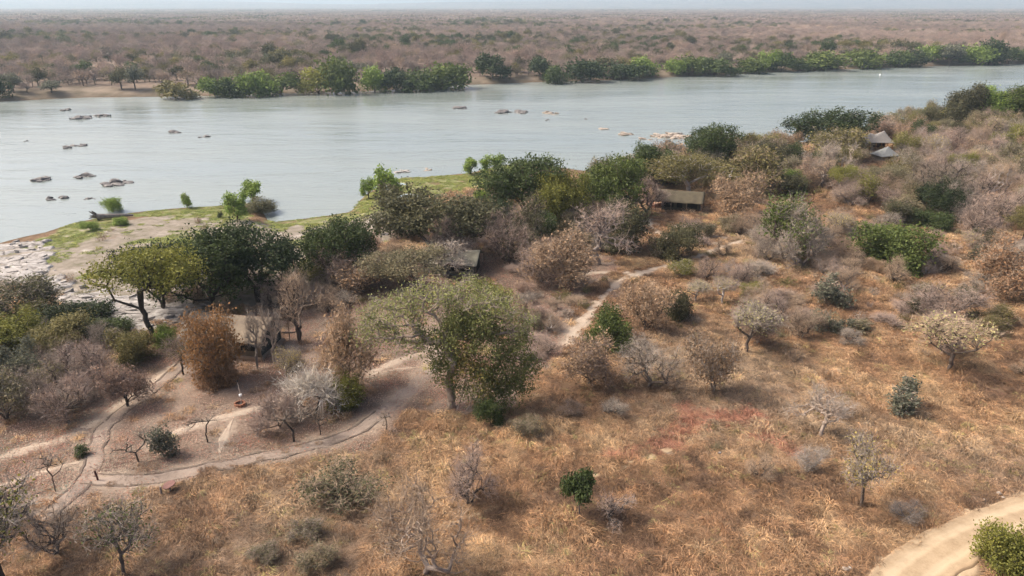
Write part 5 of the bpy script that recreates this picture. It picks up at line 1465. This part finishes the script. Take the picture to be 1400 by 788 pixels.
MB().tube([(0.35, 0.25, -0.1), (0.35, 0.25, 0.73)], 0.07, 7).build('pedestal', simple('pedestal_grey', (0.18, 0.14, 0.12), 0.9), t)
p = at(134, 657); t = empty('marker_post', p); tag(t, 'short dark red post at the track junction', 'post')
MB().tube([(0, 0, -0.1), (-0.03, 0, 0.45), (-0.10, 0, 0.95)], 0.085, 7).build('shaft', simple('dark_red_post', (0.085, 0.03, 0.025), 0.8), t)
MB().tube([(-0.10, 0, 0.945), (-0.105, 0, 1.0)], [0.10, 0.08], 7).build('cap', simple('post_cap', (0.05, 0.02, 0.018), 0.8), t)
p0, p1 = at(352, 457), at(402, 454)
# fallen dead trunk by the straight-trunked tree
p = at(393, 457); m = MB().tube([(-1.2, 0, 0.15), (-0.3, 0.1, 0.2), (0.6, 0.05, 0.2), (1.3, 0.3, 0.25)], [0.14, 0.13, 0.11, 0.06], 7)
o = m.build('fallen_branch', M_BARK); o.location = p; o.color = (0.07, 0.055, 0.05, 1); tag(o, 'dark dead branch lying beside the straight-trunked bare tree', 'branch')

# ---- fallen log on the shore
p = at(152, 300); t = empty('fallen_log', p, math.radians(18)); tag(t, 'grey fallen log with broken root end on the grassy shore', 'log')
o = MB().tube([(-2.6, 0, 0.75), (-1.2, 0.1, 0.75), (0.6, 0, 0.7), (2.6, 0.1, 0.65), (4.4, 0.1, 0.5)], [0.72, 0.55, 0.48, 0.40, 0.22], 9).build('log_trunk', M_BARK, t); o.color = (0.16, 0.14, 0.125, 1)
for d_ in ((-1.6, 0.4, 1.2), (-1.4, -0.8, 0.5), (-1.0, 0.9, 0.3), (-1.8, 0.0, -0.2), (-0.9, -0.4, 1.5)):
    v0 = Vector((-2.4, 0, 0.75)); d_ = Vector(d_)
    o = MB().tube([v0, v0 + d_ * 0.5 + Vector((0, .1, .1)), v0 + d_], [0.36, 0.24, 0.07], 6).build('root', M_BARK, t); o.color = (0.11, 0.095, 0.085, 1)

# ================================================================= ROCKS
import bmesh
k = NT('rock_pale'); n1 = k.noise(0.8, 7, 0.65, k.pos()); n2 = k.noise(4, 5, 0.7, k.pos((1, 1, 3)))
hh = k.math('ADD', k.math('MULTIPLY', n1, .5), k.math('MULTIPLY', n2, .5))
M_ROCKP = k.bsdf(k.ramp(hh, [(0.34, (0.15, 0.135, 0.12)), (0.5, (0.29, 0.265, 0.24)), (0.68, (0.43, 0.40, 0.365))]), 0.9, hh, 0.8, 0.12, 0.2)
k = NT('rock_dark'); n1 = k.noise(1.1, 7, 0.65, k.pos())
M_ROCKD = k.bsdf(k.ramp(n1, [(0.36, (0.075, 0.070, 0.068)), (0.56, (0.17, 0.155, 0.145)), (0.70, (0.30, 0.27, 0.245))]), 0.85, n1, 0.8, 0.12, 0.25)
k = NT('rock_pink'); n1 = k.noise(0.9, 7, 0.65, k.pos())
M_ROCKT = k.bsdf(k.ramp(n1, [(0.34, (0.19, 0.145, 0.11)), (0.55, (0.33, 0.275, 0.22)), (0.70, (0.45, 0.39, 0.33))]), 0.9, n1, 0.8, 0.12, 0.2)

def boulder_mesh(seed, mat, flat=0.6):
    rng = np.random.default_rng(seed); bm = bmesh.new()
    bmesh.ops.create_icosphere(bm, subdivisions=2, radius=1.0)
    pl = [(unit(rng.normal(size=3)), rng.uniform(0.55, 0.9)) for _ in range(9)]
    for v in bm.verts:
        q = np.array(v.co)
        for nn, dd in pl:
            e = q @ nn - dd
            if e > 0: q = q - nn * e
        q = q * np.array([1, 0.8, flat]) + rng.normal(size=3) * 0.02
        v.co = q
    me = bpy.data.meshes.new('boulder'); bm.to_mesh(me); bm.free(); me.materials.append(mat); return me
BOUL = {kk: [boulder_mesh(40 + i * 7 + j, mm) for i in range(4)] for j, (kk, mm) in enumerate((('p', M_ROCKP), ('d', M_ROCKD), ('t', M_ROCKT)))}
def outcrop(x0, x1, y0, y1, tone, label, n=None, size=None, group='rocks in the river', cat='rocks'):
    c0 = at_z((x0 + x1) / 2, (y0 + y1) / 2, 0.0)
    c0[2] = max(0.0, Ts(c0[0], c0[1]))
    t = empty('rock_outcrop', c0); tag(t, label, cat, group)
    wx = (x1 - x0) / F_PX * depth_at(c0); tilt = (CAM_Z - c0[2]) / math.hypot(c0[1], CAM_Z)
    wy = max(wx * 0.35, (y1 - y0) / F_PX * depth_at(c0) / tilt * 0.55)
    n = n or max(3, min(16, int(wx * 1.4)))
    rr = random.Random(int(x0 * 7 + y0))
    for i in range(n):
        a = rr.uniform(0, 6.28); r = rr.random() ** 0.6
        s_ = (size or max(0.5, wx * 0.21)) * rr.uniform(0.55, 1.35) * (1.15 - 0.55 * r)
        o = link('boulder', BOUL[tone][rr.randrange(4)], t)
        o.location = (math.cos(a) * r * wx * 0.42, math.sin(a) * r * wy * 0.45, s_ * rr.uniform(-0.15, 0.12))
        o.rotation_euler = (rr.uniform(-.3, .3), rr.uniform(-.3, .3), rr.uniform(-.6, .6)); o.scale = (s_ * rr.uniform(1.0, 1.7), s_, s_ * (rr.uniform(0.7, 1.15) if tone == 'd' else rr.uniform(0.45, 0.85)))
for a in [(36, 74, 240, 252, 'd', 'flat grey rock shoal, outermost of the three large river rocks'), (103, 135, 233, 250, 'd', 'dark jagged river rock, middle of the three large ones'),
          (138, 181, 242, 260, 'd', 'dark jagged river rock closest to the fallen log, largest of three'), (90, 119, 195, 208, 'd', 'brownish rock island upstream of the three large river rocks'),
          (62, 92, 267, 277, 'd', 'low half-drowned rocks between the large river rocks and the shore'), (114, 131, 269, 276, 'd', 'small grey rock point in the water near the fallen log'),
          (81, 98, 148, 154, 'd', 'thin dark rock near the far shore'), (128, 151, 156, 162, 'd', 'long flat dark rock under the far shore'), (96, 126, 159, 165, 'd', 'line of tiny rocks beside the long flat one'),
          (224, 250, 177, 186, 'd', 'small scattered dark rocks in mid river'), (271, 289, 183, 191, 'd', 'small dark rock with a wake in mid river'), (32, 38, 191, 196, 'd', 'single tiny dark rock in open water'),
          (618, 642, 145, 152, 'd', 'row of tiny rocks below the far bank bushes'), (676, 702, 151, 157, 'd', 'faint row of rocks left of the mid-river cluster'), (700, 723, 150, 158, 'd', 'brown rock cluster in mid river'),
          (741, 766, 151, 160, 't', 'brown and white rock cluster in mid river'), (742, 752, 162, 167, 'd', 'single brown rock below the mid-river clusters'), (796, 804, 160, 165, 'd', 'lone small rock upstream of the pale rock bar'),
          (816, 834, 172, 182, 't', 'pale pinkish rock at the outer tip of the rock bar'), (845, 868, 178, 190, 't', 'pale pinkish rock second from the tip of the bar'), (872, 892, 187, 194, 't', 'low pale rock beside the rock bar'),
          (884, 950, 179, 194, 't', 'long pale rock bar reaching out from the near shore', 34, 1.9), (1000, 1048, 189, 202, 't', 'pale rock shelf behind the dark green riverside tree', 26, 1.9),
          (536, 562, 229, 241, 'p', 'grey boulders behind the bright bank tree'), (573, 592, 228, 237, 't', 'flat pinkish rock in the shallows off the spit'), (700, 716, 250, 262, 't', 'small pinkish rocks on the grassy spit')]:
    outcrop(*a)

def slab_mesh(seed, mat):
    rng = np.random.default_rng(seed); n = int(rng.integers(7, 11))
    a = np.sort(rng.random(n) * 0.5 + np.arange(n)) * 2 * math.pi / n
    r = rng.uniform(0.6, 1.1, n)
    def ring(s_, z, j): return [(r[i] * s_ * math.cos(a[i]), r[i] * s_ * math.sin(a[i]) * 0.6, z + rng.normal() * j) for i in range(n)]
    vs = ring(1.0, -0.5, 0) + ring(1.02, 0.10, 0.02) + ring(0.93, 0.20, 0.03) + [(0, 0, 0.24)]
    fs = [(j * n + i, j * n + (i + 1) % n, (j + 1) * n + (i + 1) % n, (j + 1) * n + i) for j in range(2) for i in range(n)] + [(2 * n + i, 2 * n + (i + 1) % n, 3 * n) for i in range(n)]
    me = bpy.data.meshes.new('slab'); me.from_pydata(vs, [], fs); me.materials.append(mat); return me
SLABS = [slab_mesh(60 + i, M_ROCKP) for i in range(8)]
k = NT('bedrock'); Pk = k.pos((0.45, 1.0, 1.0)); n1 = k.noise(0.9, 7, 0.65, k.pos()); vo = k.n('ShaderNodeTexVoronoi', feature='DISTANCE_TO_EDGE'); vo.inputs['Scale'].default_value = 0.55
k.l(k.mix(0.25, Pk, k.n('ShaderNodeTexNoise').outputs['Color']), vo.inputs['Vector'])
crk = k.rng(vo.outputs['Distance'], 0.0, 0.05, 0, 1)
cb = k.ramp(n1, [(0.34, (0.17, 0.15, 0.132)), (0.5, (0.30, 0.275, 0.25)), (0.68, (0.43, 0.40, 0.37))])
M_BEDROCK = k.bsdf(k.mix(crk, (0.12, 0.105, 0.09), cb), 0.9, k.math('ADD', k.math('MULTIPLY', crk, 0.6), n1), 0.9, 0.15, 0.2)
def shelf(region, n, smin, smax, label, seed):
    P = poly(region); rr = random.Random(seed); c0 = P.mean(0)
    t = empty('rock_shelf', (c0[0], c0[1], 0)); tag(t, label, 'rocks')
    x0, y0 = P.min(0); x1, y1 = P.max(0)
    # terraced bedrock sheet, sinking under the soil at its ragged rim
    gx = np.arange(x0 - 2, x1 + 2, 0.4); gy = np.arange(y0 - 2, y1 + 2, 0.4)
    X, Y = np.meshgrid(gx, gy)
    jx = X + (fbm(X / 2, Y / 2, seed + 3, 3) - .5) * 5; jy = Y + (fbm(X / 2, Y / 2, seed + 8, 3) - .5) * 6
    ins = in_poly(jx.ravel(), jy.ravel(), P).reshape(X.shape)
    q = fbm((X * 0.8 + Y * 0.35) / 5, (Y - 0.3 * X) / 2.2, seed + 20, 4) * 7
    step = np.floor(q) + sstep(0.7, 1.0, q - np.floor(q))
    Zr = T(X.ravel(), Y.ravel()).reshape(X.shape) + np.where(ins, -0.42 + step * 0.17 + (fbm(X, Y, seed + 30, 3) - .5) * 0.12, -0.5)
    r_, c_ = X.shape
    ii = (np.arange(r_ - 1)[:, None] * c_ + np.arange(c_ - 1)[None, :]).ravel()
    F4 = np.stack([ii, ii + 1, ii + c_ + 1, ii + c_], 1)
    iv = ins.ravel(); F4 = F4[iv[F4].any(1)]
    used = np.unique(F4); remap = np.full(X.size, -1); remap[used] = np.arange(len(used))
    Vr = np.stack([X.ravel() - c0[0], Y.ravel() - c0[1], Zr.ravel()], 1)[used]
    link('bedrock', mesh_np('bedrock', Vr, [remap[F4]], M_BEDROCK), t)
    k_ = 0
    while k_ < n:
        x, y = rr.uniform(x0, x1), rr.uniform(y0, y1)
        if not in_poly(np.array([x]), np.array([y]), P)[0]: continue
        s_ = smin + (smax - smin) * rr.random() ** 2.2
        o = link('slab', SLABS[rr.randrange(8)], t)
        o.location = (x - c0[0], y - c0[1], Ts(x, y) + rr.uniform(0.1, 0.5)); o.rotation_euler = (rr.uniform(-.16, .16), rr.uniform(-.2, .12), rr.uniform(-0.9, 1.2)); o.scale = (s_ * rr.uniform(1, 1.8), s_ * rr.uniform(0.6, 1.1), rr.uniform(0.4, 1.2)); k_ += 1
shelf([(-30, 338), (20, 332), (60, 332), (72, 348), (66, 368), (40, 390), (-30, 398)], 34, 0.3, 1.8, 'pale grey bedrock shelf sloping into the water at the left border', 1)
shelf([(40, 385), (70, 376), (100, 392), (140, 398), (250, 405), (285, 412), (290, 430), (250, 445), (200, 460), (160, 452), (120, 420), (60, 415)], 40, 0.3, 1.7, 'pale bedrock slabs with dark cracks behind the leaning acacia', 2)
for (px, py, s_, lab) in ((1365, 676, 0.42, 'biggest pale stone on the verge of the dirt road'), (1371, 681, 0.28, 'small pale stone beside the biggest one on the road verge'), (1346, 685, 0.32, 'pale stone apart on the dirt road verge'),
                          (1254, 721, 0.3, 'pale stone at the road edge below the lone yellow-tipped tree'), (1246, 724, 0.22, 'smaller pale stone next to the one at the road edge'), (1156, 780, 0.45, 'pale stone lying where the road leaves the picture'), (1162, 778, 0.28, 'little pale stone against the bottom one'),
                          (983, 620, 0.3, 'white stone showing through the red grass')):
    p = at(px, py); o = link('stone', BOUL['t' if px > 1000 else 'p'][rnd.randrange(4)]); o.location = (p[0], p[1], p[2] + s_ * 0.25); o.scale = (s_ * 0.75, s_ * 0.7, s_ * 0.7); o.rotation_euler = (0.2, 0.1, px); tag(o, lab, 'stone', 'loose pale stones')
# white marker buoy in the river
p = at_z(1203, 103, 0.0); t = empty('buoy', p, 0, (0.6, 0.6, 0.6)); tag(t, 'white buoy floating near the far shore', 'buoy')
M_BUOY = simple('buoy_white', (0.8, 0.8, 0.78), 0.5)
MB().tube([(0, 0, -0.3), (0, 0, 0.1), (0, 0, 0.7), (0, 0, 1.0)], [0.6, 0.9, 0.75, 0.2], 10).build('float', M_BUOY, t, True)
MB().tube([(0, 0, 0.98), (0, 0, 1.7)], [0.16, 0.12], 8).build('mast', M_BUOY, t)

# ================================================================= HAZE
k = NT('haze'); k.t.nodes.remove(k.out); k.out = k.n('ShaderNodeOutputMaterial')
pv_ = k.n('ShaderNodeVolumePrincipled')
pv_.inputs['Color'].default_value = (0.56, 0.70, 0.79, 1)
pv_.inputs['Density'].default_value = 0.00013
pv_.inputs['Density Attribute'].default_value = ''
pv_.inputs['Color Attribute'].default_value = ''
pv_.inputs['Temperature Attribute'].default_value = ''
pv_.inputs['Anisotropy'].default_value = 0.2
k.l(pv_.outputs[0], k.out.inputs['Volume'])
try: k.m.cycles.homogeneous_volume = True
except Exception: pass
hz = MB().box(-26000, 26000, -80, 24600, -4.0, 190.0).build('haze', k.m)
tag(hz, 'pale bluish haze thickening with distance', 'haze', kind='stuff')
